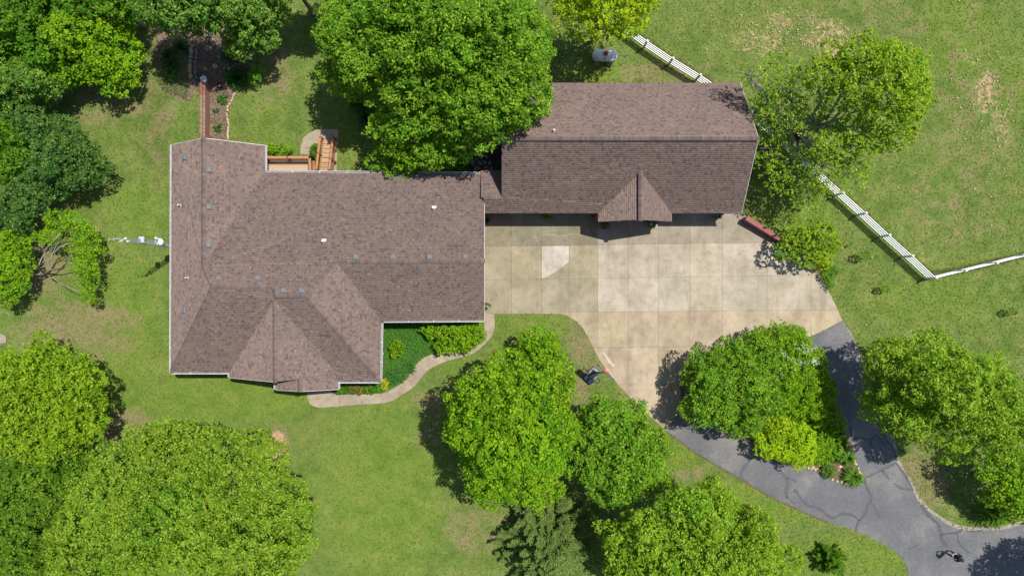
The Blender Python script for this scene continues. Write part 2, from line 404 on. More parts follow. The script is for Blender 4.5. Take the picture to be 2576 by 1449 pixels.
DRY = [(280, 270, 150, 60, 0.35), (200, 830, 180, 90, 0.45), (400, 250, 60, 250, 0.3), (2150, 80, 300, 110, 0.22), (2450, 300, 150, 330, 0.24), (1700, 190, 160, 50, 0.35), (1480, 870, 60, 130, 0.45), (1440, 980, 60, 60, 0.5), (1200, 1330, 110, 90, 0.30), (2400, 520, 200, 130, 0.22),
       (2330, 1200, 90, 110, 0.45), (700, 1110, 40, 50, 0.5), (330, 1090, 130, 70, .5), (690, 180, 60, 90, 0.4), (1080, 1050, 50, 120, .3), (80, 680, 100, 80, 0.5), (1740, 1190, 40, 30, .4)]
BARE = [(1910, 105, 100, 55, 0.50), (2080, 90, 80, 60, 0.52), (2110, 130, 70, 40, 0.60), (1960, 60, 55, 55, .46), (2480, 230, 38, 80, 0.56), (2515, 320, 42, 75, 0.48), (2440, 150, 30, 60, .4), (2310, 640, 40, 30, 0.45), (80, 870, 90, 60, 0.35), (692, 1118, 36, 44, 0.9), (20, 760, 60, 60, .4), (2380, 400, 60, 160, .25), (2290, 560, 100, 40, .2), (1580, 190, 40, 25, .35), (2320, 840, 40, 20, .4)]
def soft_in(px, py, poly, w=7.0):
    r = np.zeros(px.shape)
    for dx, dy in ((0, 0), (w, 0), (-w, 0), (0, w), (0, -w)): r += inside(px + dx, py + dy, poly)
    return r / 5.0
gx = np.concatenate([[-900, -400, -160, -80, -52], np.arange(-44, 44.01, 0.28), [52, 80, 160, 400, 900]])
gy = np.concatenate([[-900, -400, -160, -80, -36], np.arange(-25, 25.01, 0.28), [36, 80, 160, 400, 900]])
XX, YY = np.meshgrid(gx, gy); nx, ny = len(gx), len(gy)
vx, vy = XX.ravel(), YY.ravel(); vz = rise(vx, vy)
idx = np.arange(nx * ny).reshape(ny, nx)
qs = np.stack([idx[:-1, :-1], idx[:-1, 1:], idx[1:, 1:], idx[1:, :-1]], -1).reshape(-1, 4)
ground = npmesh('ground', np.stack([vx, vy, vz], 1), qs, None, M['lawn'])
ground['kind'] = 'structure'
gpx, gpy = toplan(vx, vy)
masks = {'lush': blot(gpx, gpy, LUSH), 'dry': blot(gpx, gpy, DRY), 'bare': blot(gpx, gpy, BARE), 'mulch': np.max([soft_in(gpx, gpy, b) for b in BEDS_MULCH], 0)}
for k, a in masks.items():
    at = ground.data.attributes.new(k, 'FLOAT', 'POINT'); at.data.foreach_set('value', a.astype(np.float32))
ground.data.polygons.foreach_set('use_smooth', [True] * len(ground.data.polygons))

# grass blades that give the turf its grain
rng = np.random.default_rng(3)
N = 200000
bx = rng.uniform(-38.5, 38.5, N); by = rng.uniform(-22, 22, N); bpx, bpy_ = toplan(bx, by)
keep = np.ones(N, bool)
jx, jy = rng.normal(0, 1.7, N), rng.normal(0, 1.7, N)
for poly in [DRIVE, ASPH, ISLAND, PATH, PAD, HOUSE_FP, GAR_FP] + BEDS_MULCH: keep &= ~inside(bpx + jx, bpy_ + jy, poly)
bx, by, bpx, bpy_ = bx[keep], by[keep], bpx[keep], bpy_[keep]; N = len(bx)
fl = [(1500, 14), (1560, 58), (1690, 146), (1758, 188), (1825, 232), (1945, 330), (2058, 434), (2114, 485), (2170, 535), (2229, 590), (2287, 642), (2340, 690), (2424, 678), (2502, 659), (2600, 636)]
fi = rng.integers(0, len(fl) - 1, 7000); ft = rng.uniform(0, 1, 7000); fa = np.array(fl)
ex, ey = G(fa[fi, 0] * (1 - ft) + fa[fi + 1, 0] * ft + rng.normal(0, 2.2, 7000), fa[fi, 1] * (1 - ft) + fa[fi + 1, 1] * ft + rng.normal(0, 2.2, 7000))
ek = ~inside(*toplan(ex, ey), GAR_FP); ex, ey = ex[ek], ey[ek]
bx, by = np.concatenate([bx, ex]), np.concatenate([by, ey]); bpx, bpy_ = toplan(bx, by); N = len(bx)
bz = rise(bx, by) + .02; L = rng.uniform(0.08, 0.20, N); L[-len(ex):] *= 2.0; ang = rng.uniform(0, 6.283, N); w = rng.uniform(0.015, 0.03, N)
lean = rng.uniform(0.9, 1.5, N); ca, sa = np.cos(ang), np.sin(ang)
p0 = np.stack([bx - sa * w, by + ca * w, bz - 0.01], 1); p1 = np.stack([bx + sa * w, by - ca * w, bz - 0.01], 1)
p2 = np.stack([bx + ca * L * np.sin(lean), by + sa * L * np.sin(lean), bz + L * np.cos(lean)], 1)
lu = blot(bpx, bpy_, LUSH); dr = np.minimum(1, blot(bpx, bpy_, DRY) * 1.5 + 0.15); br_ = blot(bpx, bpy_, BARE)
t = rng.uniform(0, 1, N)[:, None]
col = (1 - t) * np.array([0.104, 0.150, 0.032]) + t * np.array([0.158, 0.190, 0.050])
lm = (rng.uniform(0, 1, N) < lu * 0.8)[:, None]
col = np.where(lm, np.array([0.106, 0.192, 0.018]) * (0.75 + 0.5 * t), col)
dm = (rng.uniform(0, 1, N) < dr * 0.6)[:, None]
col = np.where(dm, np.array([0.30, 0.25, 0.12]) * (0.7 + 0.5 * t), col)
keep = rng.uniform(0, 1, N) > np.clip(br_ * 1.4, 0, .85); p0, p1, p2, col = p0[keep], p1[keep], p2[keep], col[keep]; N = int(keep.sum())
gr = npmesh('grass', np.concatenate([p0, p1, p2]), np.stack([np.arange(N), np.arange(N) + N, np.arange(N) + 2 * N], 1), col, M['blade'])
gr['kind'] = 'stuff'; gr['label'] = 'mown lawn grass around the house and drive'

# pale leaf litter and clover specks in the pasture
Ns = 160; sxp = np.concatenate([rng.uniform(1700, 2600, Ns), rng.normal(2480, 50, 260), rng.normal(2000, 100, 260)]); syp = np.concatenate([rng.uniform(-20, 860, Ns), rng.normal(280, 100, 260), rng.normal(90, 34, 260)])
sxw, syw = G(sxp, syp); Ns = len(sxw); ang = rng.uniform(0, 6.283, Ns); L = rng.uniform(.015, .06, Ns); w = L * rng.uniform(.35, .8, Ns); ca, sa = np.cos(ang), np.sin(ang); tl = rng.normal(0, .3, Ns)
ok = np.ones(Ns, bool)
for poly in [DRIVE, ASPH, GAR_FP]: ok &= ~inside(sxp, syp, poly)
P = [np.stack([sxw + ca * L * s1 - sa * w * s2, syw + sa * L * s1 + ca * w * s2, .09 + tl * L * s1], 1)[ok] for s1, s2 in ((-1, -1), (1, -1), (1, 1), (-1, 1))]; Ns = int(ok.sum()); t = rng.uniform(0, 1, Ns)[:, None]
lt_ = npmesh('leaf_litter', np.concatenate(P), np.stack([np.arange(Ns) + k * Ns for k in range(4)], 1), (1 - t) * np.array([0.28, 0.19, 0.10]) + t * np.array([0.46, 0.36, 0.23]), M['chip'])
lt_['kind'] = 'stuff'; lt_['label'] = 'pale dry leaf litter and bare specks in the pasture grass'

# bark chips on the mulch beds
N = 26000; bx = rng.uniform(-26, -17, N); by = rng.uniform(8, 22, N); bpx, bpy_ = toplan(bx, by)
keep = inside(bpx, bpy_, BEDS_MULCH[0]); bx, by = bx[keep], by[keep]; N = len(bx); bz = rise(bx, by) + 0.012
ang = rng.uniform(0, 6.283, N); L = rng.uniform(0.03, 0.10, N); w = rng.uniform(0.012, 0.03, N); ca, sa = np.cos(ang), np.sin(ang)
tz = rng.uniform(-0.02, 0.03, N)
P = [np.stack([bx + ca * L * s1 - sa * w * s2, by + sa * L * s1 + ca * w * s2, bz + tz * s1 + 0.01 * s2], 1) for s1, s2 in ((-1, -1), (1, -1), (1, 1), (-1, 1))]
t = rng.uniform(0, 1, N)[:, None]
mc = npmesh('mulch_chips', np.concatenate(P), np.stack([np.arange(N) + k * N for k in range(4)], 1), (1 - t) * np.array([0.06, 0.041, 0.029]) + t * np.array([0.25, 0.185, 0.13]), M['chip'])
mc['kind'] = 'stuff'; mc['label'] = 'brown bark mulch in the garden bed beside the brick wall'

# ------------------------------------------------------------------ concrete drive, slab by slab
def plan(poly, z=0.0): return [G(a, b, z) for a, b in poly]
def sheet(name, poly, z0, z1, mat):
    b = MB(); b.prism(plan(poly), z0, z1); o = b.build(name, mat); o['kind'] = 'structure'; return o
drive = sheet('concrete_driveway', DRIVE, -0.10, 0.008, M['joint'])
VX = [1200, 1286.7, 1361.7, 1432, 1503.7, 1580, 1656.7, 1735.6, 1816.6, 1929, 2040, 2140]
HY = [500, (620, 611), (704.3, 694), (787.6, 781), (876.6, 872), (967, 967), 1090]
def hy(j, x):
    v = HY[j]
    return v if not isinstance(v, tuple) else v[0] + (v[1] - v[0]) * (x - 1219) / 700.0
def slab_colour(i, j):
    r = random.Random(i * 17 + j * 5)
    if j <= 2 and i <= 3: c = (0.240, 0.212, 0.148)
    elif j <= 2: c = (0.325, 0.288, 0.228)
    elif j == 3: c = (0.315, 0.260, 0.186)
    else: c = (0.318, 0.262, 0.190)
    if j == 0: c = tuple(v * 0.74 for v in c)  # garage eave's shadow deepened in the colour of the row along the wall
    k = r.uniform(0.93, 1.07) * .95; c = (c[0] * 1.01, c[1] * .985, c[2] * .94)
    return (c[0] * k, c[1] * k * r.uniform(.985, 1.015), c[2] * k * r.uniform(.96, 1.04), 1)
g = 0.24
for i in range(len(VX) - 1):
    for j in range(len(HY) - 1):
        x0, x1 = VX[i] + g, VX[i + 1] - g
        cell = [tuple(p) for p in DRIVE]
        cell = clip_half(cell, 1, 0, -x0); cell = clip_half(cell, -1, 0, x1)
        if len(cell) < 3: continue
        for jj, sgn in ((j, 1), (j + 1, -1)):
            ya, yb = hy(jj, x0), hy(jj, x1); sl_ = (yb - ya) / (x1 - x0)
            # y - (ya + sl*(x-x0)) - g*sgn
            cell = clip_half(cell, -sl_ * sgn, sgn, -sgn * (ya - sl_ * x0) - g) if cell else cell
        if len(cell) < 3: continue
        q = []
        for pnt in cell:
            if not q or abs(pnt[0] - q[-1][0]) + abs(pnt[1] - q[-1][1]) > 0.2: q.append(pnt)
        if len(q) > 2 and abs(q[0][0] - q[-1][0]) + abs(q[0][1] - q[-1][1]) < 0.2: q.pop()
        ar = abs(sum(q[k][0] * q[(k + 1) % len(q)][1] - q[(k + 1) % len(q)][0] * q[k][1] for k in range(len(q)))) / 2
        if len(q) < 3 or ar < 60: continue
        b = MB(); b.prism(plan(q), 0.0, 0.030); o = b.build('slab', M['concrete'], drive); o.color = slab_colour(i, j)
# pale fresh patch cut into one slab of the drive
b = MB(); b.prism(plan([(1363, 620), (1431, 619), (1431, 659), (1400, 682), (1380, 694), (1363, 701)]), 0.02, 0.034)
o = b.build('patch', M['concrete'], drive); o.color = (0.355, 0.325, 0.27, 1); o['label'] = 'pale clean patch with a slanting corner'
b = MB(); b.prism(plan([(1516, 885), (1523, 890), (1546, 918), (1541, 924), (1530, 911)]), 0.02, 0.034)
o = b.build('patch', M['concrete'], drive); o.color = (0.42, 0.38, 0.31, 1)

def tb(l): return [(a / 3.0 + 858.7, b_ / 3.0 + 482.6) for a, b_ in l]
for pts, wd in (([(1515, 302), (1580, 296), (1650, 292), (1722, 286)], 1.1), ([(1512, 326), (1560, 322), (1610, 326), (1660, 338), (1710, 326), (1760, 318), (1805, 326)], 1.6), ([(1290, 288), (1300, 320), (1308, 352), (1330, 362)], 1.0), ([(1225, 425), (1262, 440), (1300, 452), (1345, 462), (1372, 488)], 1.3),
                ([(1370, 405), (1395, 372), (1420, 362), (1438, 380), (1436, 408)], .8), ([(1450, 290), (1460, 330), (1478, 372), (1500, 402)], 1.2), ([(1575, 395), (1612, 372), (1655, 372), (1690, 392)], .9), ([(1300, 690), (1350, 680), (1390, 684)], .7), ([(1622, 720), (1630, 750), (1648, 762)], .8), ([(1175, 560), (1180, 590)], .8), ([(1190, 770), (1240, 760)], .7)):
    q_ = smooth_line(tb(pts), 4); P = [Vector((*G(*q), .0335)) for q in q_]; vs = []; fs = []
    for k, q in enumerate(P):
        d = (P[min(k + 1, len(P) - 1)] - P[max(k - 1, 0)]).normalized(); s_ = Vector((-d.y, d.x, 0)) * wd * .016 * random.uniform(.1, 1.0); vs += [q + s_, q - s_]
        if k: fs.append((2 * k - 2, 2 * k - 1, 2 * k + 1, 2 * k))
    o = pyobj('scuff_mark', vs, fs, M['concrete'], drive); o.color = (.30, .272, .205, 1)
asph = sheet('asphalt_drive', ASPH, -0.08, 0.014, M['asphalt'])
def t5(l): return [(a / 3.0 + 1717.3, b_ / 3.0 + 965.2) for a, b_ in l]
SEALS = [([(520, 560), (470, 620), (445, 665), (435, 690), (460, 720), (497, 745)], 5), ([(735, 655), (765, 692), (785, 720), (790, 760), (780, 820), (785, 870)], 5), ([(790, 710), (825, 718), (862, 742)], 3), ([(785, 845), (815, 880), (850, 905)], 3),
         ([(835, 800), (860, 815), (880, 850), (910, 885), (950, 915), (1000, 930), (1040, 950), (1070, 970), (1095, 995), (1130, 1010), (1160, 1000), (1200, 978), (1250, 982), (1290, 995), (1330, 1030)], 4.5),
         ([(1605, 597), (1550, 625), (1500, 650), (1420, 690), (1375, 708), (1378, 745), (1392, 790), (1418, 840), (1418, 880), (1390, 930), (1385, 970), (1350, 1010), (1325, 1045), (1310, 1080), (1310, 1112)], 4.5),
         ([(1420, 890), (1445, 925), (1462, 955), (1480, 990), (1495, 1022)], 2.5), ([(1505, 655), (1530, 680), (1545, 700), (1560, 722)], 3), ([(1590, 750), (1630, 775), (1665, 792), (1735, 798)], 3.5),
         ([(1800, 910), (1825, 950), (1850, 985), (1890, 1025), (1920, 1050), (1938, 1090), (1945, 1120), (1952, 1160), (1968, 1195), (1992, 1230)], 5.5), ([(1952, 1134), (2010, 1128), (2060, 1124), (2090, 1112), (2110, 1096)], 3.5), ([(2078, 1128), (2073, 1170), (2090, 1205), (2115, 1235), (2170, 1280)], 2.5),
         ([(1285, 412), (1340, 408), (1400, 420), (1440, 405), (1465, 388), (1500, 430), (1530, 470), (1580, 500)], 4), ([(1410, 430), (1425, 460), (1440, 490)], 3), ([(1440, 240), (1465, 300), (1490, 340), (1540, 430), (1600, 500), (1607, 570)], 4), ([(1265, 320), (1268, 360), (1270, 410)], 3.5),
         ([(1607, 590), (1640, 640), (1680, 690), (1735, 795)], 3.5), ([(1700, 1245), (1745, 1230), (1780, 1205)], 2), ([(0, 318), (30, 330), (70, 352)], 3), ([(2140, 1110), (2200, 1112), (2260, 1105)], 2.5)]
for pts, wd in SEALS:
    pts = smooth_line(t5(pts), 3)
    P = [Vector((*G(*q), 0)) for q in pts]; vs = []; fs = []
    for k, q in enumerate(P):
        d = (P[min(k + 1, len(P) - 1)] - P[max(k - 1, 0)]).normalized(); s_ = Vector((-d.y, d.x, 0))
        hw = wd * 0.022 * (0.6 + 0.8 * random.random()) * (0.5 if k in (0, len(P) - 1) else 1)
        vs += [q + s_ * hw + Vector((0, 0, 0.019)), q - s_ * hw + Vector((0, 0, 0.019))]
        if k: fs.append((2 * k - 2, 2 * k - 1, 2 * k + 1, 2 * k))
    pyobj('crack_seal', vs, fs, M['seal'], asph)

isl = sheet('planting_bed', ISLAND, -0.05, 0.05, M['mulch'])
# path cut in segments
path = sheet('garden_path', PATH, -0.08, 0.012, M['joint'])
def seg(poly, cutlines):
    pieces = [poly]
    for (ax, ay, bx_, by_) in cutlines:
        out = []
        nxn, nyn = by_ - ay, -(bx_ - ax); L_ = math.hypot(nxn, nyn); nxn /= L_; nyn /= L_
        cc = -(nxn * ax + nyn * ay)
        for q in pieces:
            for s_ in (1, -1):
                r_ = clip_half(q, s_ * nxn, s_ * nyn, s_ * cc - 0.3)
                if len(r_) > 2: out.append(r_)
        pieces = out
    return pieces
PS = smooth_line(PATH[:21], 3); PSB = smooth_line(PATH[21:], 3)
pk = 0
R_ = [(1242, 790), (1241.5, 836), (1185, 892), (1125, 908), (1072, 936), (1040, 974), (991, 1006), (914, 1017), (855, 1021), (800, 1024)]
Lf = [(1218, 790), (1217, 833), (1170, 882), (1089, 891), (1049, 916), (1022, 951), (972, 985), (902, 991), (850, 990), (785, 972)]
PR_, PL_ = PATH[:21], PATH[21:][::-1]
def between(line, a, b_):
    """points of a smoothed line between the nearest points to a and b"""
    d = lambda p, q: (p[0] - q[0]) ** 2 + (p[1] - q[1]) ** 2
    i0 = min(range(len(line)), key=lambda k: d(line[k], a)); i1 = min(range(len(line)), key=lambda k: d(line[k], b_))
    return line[i0:i1 + 1]
SR, SL = smooth_line(PATH[:21], 4), smooth_line(PATH[21:][::-1], 4)
for k in range(len(R_)):
    a, b2 = R_[k], (R_[k + 1] if k + 1 < len(R_) else (772, 960))
    c2, d2 = Lf[k], (Lf[k + 1] if k + 1 < len(Lf) else (839, 960))
    A_, B_ = between(SR, a, b2), between(SL, c2, d2)
    if k == len(R_) - 1: B_ = between(SL, (839, 990), (839, 960))
    if k == len(R_) - 2: B_ = between(SL, (850, 990), (839, 990))
    q = A_ + B_[::-1]
    if len(q) < 3: continue
    mx_ = sum(p[0] for p in q) / len(q); my_ = sum(p[1] for p in q) / len(q)
    q = [(p[0] + (mx_ - p[0]) * 0.012, p[1] + (my_ - p[1]) * 0.012) for p in q]
    try:
        b = MB(); b.prism(plan(q), 0.0, 0.030); o = b.build('slab', M['concrete'], path); kk = random.uniform(.92, 1.06)
        o.color = (0.275 * kk, 0.222 * kk, 0.165 * kk, 1)
    except Exception: pass
pad = sheet('stair_pad', PAD, -0.08, 0.012, M['joint'])
for q in ([(756, 389), (756, 373), (786, 374), (785, 389)], [(756, 372.4), (763, 348), (775, 337), (797, 326), (800, 326), (800, 363), (795, 365), (787, 373.4)], [(800.7, 326), (851, 326), (851.5, 365), (848, 367), (848, 440), (806, 440), (806, 361), (800.7, 363)]):
    b = MB(); b.prism(plan(q), 0, 0.030); o = b.build('slab', M['concrete'], pad); o.color = (0.27, 0.225, 0.16, 1)
# gravel shoulder
sh = [(2124, 812), (2150, 856), (2186, 950), (2192, 966), (2217, 1030), (2250, 1102), (2263, 1158), (2300, 1222), (2322, 1262), (2370, 1300), (2421, 1322), (2484, 1325), (2530, 1321), (2590, 1300)]
sh2 = [(2600, 1316), (2530, 1332), (2484, 1336), (2420, 1334), (2366, 1311), (2315, 1270), (2292, 1230), (2255, 1163), (2242, 1106), (2209, 1033), (2182, 966), (2179, 950), (2145, 857), (2118, 809)]
grv = sheet('gravel_shoulder', smooth_line(sh, 4) + smooth_line(sh2, 4), -0.05, 0.010, M['gravel'])
sh = [(1668, 1082), (1714, 1116), (1762, 1150), (1848, 1200), (1935, 1250), (2005, 1284), (2082, 1317)]
sh2 = [(2083, 1310), (2006, 1277), (1936, 1243), (1849, 1193), (1763, 1143), (1716, 1110), (1671, 1077)]
grv2 = sheet('dirt_verge', smooth_line(sh, 3) + smooth_line(sh2, 3), -0.05, 0.009, M['mulch'])

# ------------------------------------------------------------------ roofs
EV = 2.75
class Roof:
    """planes given by surveyed corners; carries the shingle courses"""
    def __init__(s): s.polys = []; s.tris = []
    def plane(s, pts, axis, sign, exposure=0.143):
        """axis: plan axis running up the slope; sign: +1 when the slope rises with the axis"""
        P = [G3(*p) for p in pts]
        T = tessellate_polygon([[Vector((v.x, v.y, 0)) for v in P]])
        tri = []
        for t in T:
            a, b_, c_ = [P[i] for i in t]
            if (b_ - a).cross(c_ - a).z < 0: b_, c_ = c_, b_
            tri.append((a, b_, c_))
        s.polys.append((P, tri, axis, sign)); s.tris += tri
    def z(s, x, y):
        best = None
        for a, b_, c_ in s.tris:
            d = (b_.y - c_.y) * (a.x - c_.x) + (c_.x - b_.x) * (a.y - c_.y)
            if abs(d) < 1e-9: continue
            l1 = ((b_.y - c_.y) * (x - c_.x) + (c_.x - b_.x) * (y - c_.y)) / d
            l2 = ((c_.y - a.y) * (x - c_.x) + (a.x - c_.x) * (y - c_.y)) / d
            l3 = 1 - l1 - l2
            if min(l1, l2, l3) > -1e-3:
                zz = l1 * a.z + l2 * b_.z + l3 * c_.z
                if best is None or zz > best[0]: best = (zz, (b_ - a).cross(c_ - a).normalized())
        return best
    def hit(s, px, py):
        z = 3.5
        for _ in range(12):
            r = s.z(*G(px, py, z))
            if r is None: return None
            z = r[0]
        return Vector((*G(px, py, z), z)), r[1]
    def deck(s, parent, thick=0.16):
        b = MB()
        for P, tri, ax, sg in s.polys:
            n = len(P); base = len(b.v)
            b.v += [v.copy() for v in P] + [v - Vector((0, 0, thick)) for v in P]
            idx = {tuple(v): i for i, v in enumerate(P)}
            for t in tri:
                k = [idx[tuple(v)] for v in t]
                b.f.append(tuple(base + i for i in k)); b.f.append(tuple(base + n + i for i in k[::-1]))
            area = sum(P[i].x * P[(i + 1) % n].y - P[(i + 1) % n].x * P[i].y for i in range(n))
            for i in range(n):
                j = (i + 1) % n; f = (base + i, base + n + i, base + n + j, base + j)
                b.f.append(f if area > 0 else f[::-1])
        return b.build('roof', M['roofdeck'], parent)
    def shingles(s, parent, seed):
        r = random.Random(seed)
        PAL = [((0.156, 0.113, 0.097), 0.52), ((0.141, 0.102, 0.089), 0.24), ((0.105, 0.075, 0.070), 0.14), ((0.178, 0.135, 0.102), 0.07), ((0.130, 0.099, 0.100), 0.03)]
        V, Q, K = [], [], []
        for P, tri, ax, sg in s.polys:
            oth = 1 - ax
            lo = min(v[ax] * sg for v in P); hi = max(v[ax] * sg for v in P)
            o0 = min(v[oth] for v in P); o1 = max(v[oth] for v in P)
            nz = sum(((t[1] - t[0]).cross(t[2] - t[0]).normalized().z for t in tri)) / len(tri)
            ex = 0.143 * nz
            TT = [(t, min(v[ax] * sg for v in t), max(v[ax] * sg for v in t), min(v[oth] for v in t), max(v[oth] for v in t)) for t in tri]
            row = 0; u = lo
            while u < hi:
                w0 = o0 - r.uniform(0, 0.3)
                while w0 < o1:
                    wd = r.choice((0.08, 0.10, 0.13, 0.17, 0.21))
                    pick = r.random(); acc = 0
                    for c_, pr in PAL:
                        acc += pr
                        if pick <= acc: break
                    k = r.uniform(0.90, 1.10); c_ = tuple(v * k for v in c_)
                    raised = r.random() < 0.5
                    t_lo = 0.026 if raised else 0.012
                    for t, ul, uh, wl, wh in TT:
                        if uh < u or ul > u + ex or wh < w0 or wl > w0 + wd: continue
                        rect = [(u, w0), (u + ex, w0), (u + ex, w0 + wd), (u, w0 + wd)]
                        tp = [(v[ax] * sg, v[oth]) for v in t]
                        ar = (tp[1][0] - tp[0][0]) * (tp[2][1] - tp[0][1]) - (tp[2][0] - tp[0][0]) * (tp[1][1] - tp[0][1])
                        q = rect
                        for i in range(3):
                            p, p2 = tp[i], tp[(i + 1) % 3]
                            A_, B_ = -(p2[1] - p[1]), (p2[0] - p[0])
                            if ar < 0: A_, B_ = -A_, -B_
                            q = clip_half(q, A_, B_, -(A_ * p[0] + B_ * p[1]))
                            if len(q) < 3: break
                        if len(q) < 3: continue
                        a, b_, c3 = t; nrm = (b_ - a).cross(c3 - a)
                        base = len(V); m_ = len(q)
                        for uu, ww in q:
                            xy = [0, 0]; xy[ax] = uu * sg; xy[oth] = ww
                            z = a.z - (nrm.x * (xy[0] - a.x) + nrm.y * (xy[1] - a.y)) / nrm.z
                            f = 1 - (uu - u) / ex
                            V.append((xy[0], xy[1], z + 0.003 + t_lo * f))
                        flip = sum(V[base + i][0] * V[base + (i + 1) % m_][1] - V[base + (i + 1) % m_][0] * V[base + i][1] for i in range(m_)) < 0
                        for i in range(1, m_ - 1):
                            f = (base, base + i, base + i + 1)
                            Q.append(f[::-1] if flip else f); K.append(c_)
                        for i in range(m_):
                            j = (i + 1) % m_
                            if abs(q[i][0] - u) < 1e-6 and abs(q[j][0] - u) < 1e-6 and abs(q[i][1] - q[j][1]) > 0.01:
                                bb = len(V)
                                for kx in (i, j):
                                    v = V[base + kx]; V.append((v[0], v[1], v[2] - t_lo))
                                f1, f2 = (base + i, base + j, bb + 1), (base + i, bb + 1, bb)
                                Q += [f1, f2]; K += [c_, c_]
                    w0 += wd
                u += ex; row += 1
        o = npmesh('shingles', V, Q, np.array(K), M['shingle'], parent)
        o['kind'] = 'stuff'
        return o

capmesh = {}
def cap_mesh(slope):
    k = round(slope, 1)
    if k not in capmesh:
        w, l = 0.155, 0.15; d = w * k
        b = MB()
        vs = [(-l, -w, -d + .012), (-l, 0, .022), (-l, w, -d + .012), (l, -w, -d + .03), (l, 0, .042), (l, w, -d + .03),
              (l, -w, -d), (l, 0, .008), (l, w, -d)]
        b.add(vs, [(0, 3, 4, 1), (1, 4, 5, 2), (3, 6, 7, 4), (4, 7, 8, 5)])
        me = bpy.data.meshes.new('ridge_shingle'); me.from_pydata([tuple(v) for v in b.v], [], b.f); me.materials.append(M['cap'])
        capmesh[k] = me
    return capmesh[k]
def caps(parent, a, b_, slope, pitch=0.165):
    a, b_ = G3(*a), G3(*b_)
    d = b_ - a; L_ = d.length; d.normalize()
    up = Vector((0, 0, 1)); s_ = up.cross(d).normalized(); u = d.cross(s_)
    R = Matrix((d, s_, u)).transposed().to_4x4(); inv = wmat(parent).inverted()
    n = int(L_ / pitch)
    for i in range(n):
        o = bpy.data.objects.new('ridge_shingle', cap_mesh(slope)); C.objects.link(o); o.parent = parent
        o.matrix_local = inv @ (Matrix.Translation(a + d * (i + 0.5) * (L_ / n) + Vector((0, 0, 0.016))) @ R)
        k = random.uniform(0.85, 1.1); c_ = random.choice(((0.138, 0.098, 0.086), (0.124, 0.088, 0.079), (0.108, 0.075, 0.070)))
        o.color = (c_[0] * k, c_[1] * k, c_[2] * k, 1)

H = {}
house = empty('house', (*G(850, 650, EV), 0), 'sprawling house under the long brown hip roof with white gutters, left of the concrete drive', 'house')
R0 = (511.2, 348.3, 4.25); P1 = (511.1, 669.8, 4.25); P2 = (534, 722.2, 4.66); P3 = (685, 722, 4.66); P4 = (697, 743.6, 4.74); P5 = (769.8, 743.6, 4.74)
P6 = (845, 657, 4.14); P7 = (1218, 656.7, 4.15); F0 = (691.3, 960.6, 4.48); FB = (690.6, 754.4, 4.48); VR = (844.5, 936.5, 2.89); PK = (753.5, 984.2, 3.80); PKb = (753.5, 954, 3.80)
hr = Roof()
hr.plane([(432, 365, EV), R0, P1, P2, (430, 937, EV)], 0, 1)
hr.plane([R0, (667, 367, EV), (667, 433, EV), P1], 0, -1)
hr.plane([(667, 433, EV), (1218, 437, EV), P7, P6, P5, P4, P3, P2, P1], 1, -1)
hr.plane([(430, 937, EV), P2, P3, FB, (577, 937, EV)], 1, 1)
hr.plane([(578, 950, EV), (577, 937, EV), FB, F0], 0, 1)
hr.plane([F0, FB, VR, (850, 940, EV), (851, 979, EV), PK, PKb], 0, -1)
hr.plane([(848, 960, EV), VR, FB, P3, P4, P5, (957, 960, EV)], 1, 1)
hr.plane([(957, 960, EV), P5, P6, (960, 808, EV)], 0, -1)
hr.plane([(960, 808, EV), P6, P7, (1218, 806, EV)], 1, 1)
hr.plane([(693.4, 980.5, EV), (693.4, 948, EV), PKb, PK], 0, 1)
hr.deck(house); hr.shingles(house, 5)
caps(house, P1, R0, 0.6); caps(house, P2, P1, 0.5); caps(house, P3, P2, 0.4); caps(house, P4, P3, 0.5); caps(house, P5, P4, 0.4); caps(house, P6, P5, 0.4)
caps(house, P7, P6, 0.4); caps(house, (430.5, 936, EV), P2, 0.4, 0.19); caps(house, (956.5, 959, EV), P5, 0.4, 0.19); caps(house, F0, FB, 0.6); caps(house, PK, PKb, 0.6)

def inset_pt(p, dx, dy): x, y = G(p[0], p[1], EV); return (x + dx, y + dy)
I = 0.38
wallfp = [inset_pt((432, 365), I, -I), inset_pt((667, 365), -I, -I), inset_pt((667, 433), -I, -I), inset_pt((1218, 437), -0.12, -I), inset_pt((1218, 806), -0.12, I), inset_pt((960, 808), -I, I), inset_pt((957, 960), -I, I),
          inset_pt((851, 960), -I, I), inset_pt((851, 979), -I, I), inset_pt((693, 979), I, I), inset_pt((693, 950), I, I), inset_pt((578, 950), I, I), inset_pt((578, 937), I, I), inset_pt((430, 937), I, I)]
b = MB(); b.prism(wallfp, -0.1, EV - 0.17); b.build('wall', M['brick'], house)
# gable triangles
def gable(parent, a, b_, apex, off, name='gable'):
    A_, B_, T_ = G3(*a), G3(*b_), G3(*apex)
    o_ = Vector(off); A_ += Vector((0, 0, -0.18)); B_ += Vector((0, 0, -0.18)); T_ += Vector((0, 0, -0.2))
    mid = (A_ + B_) / 2; A_ = mid + (A_ - mid) * 0.93; B_ = mid + (B_ - mid) * 0.93; T_ = Vector((T_.x, T_.y, T_.z))
    n = o_.normalized() * 0.12
    vs = [A_ + o_, B_ + o_, T_ + o_, A_ + o_ + n, B_ + o_ + n, T_ + o_ + n]
    pyobj(name, vs, [(0, 1, 2), (3, 5, 4), (0, 3, 4, 1), (1, 4, 5, 2), (2, 5, 3, 0)], M['brick'], parent)
gable(house, (432, 365, EV), (667, 367, EV), R0, (0, -0.26, 0))
gable(house, (1218, 437, EV), (1218, 806, EV), P7, (-0.13, 0, 0))
gable(house, (578, 950, EV), (805, 950, EV), F0, (0, 0.26, 0)); gable(house, (693.4, 980.5, EV), (851, 979, EV), PK, (0, 0.26, 0))
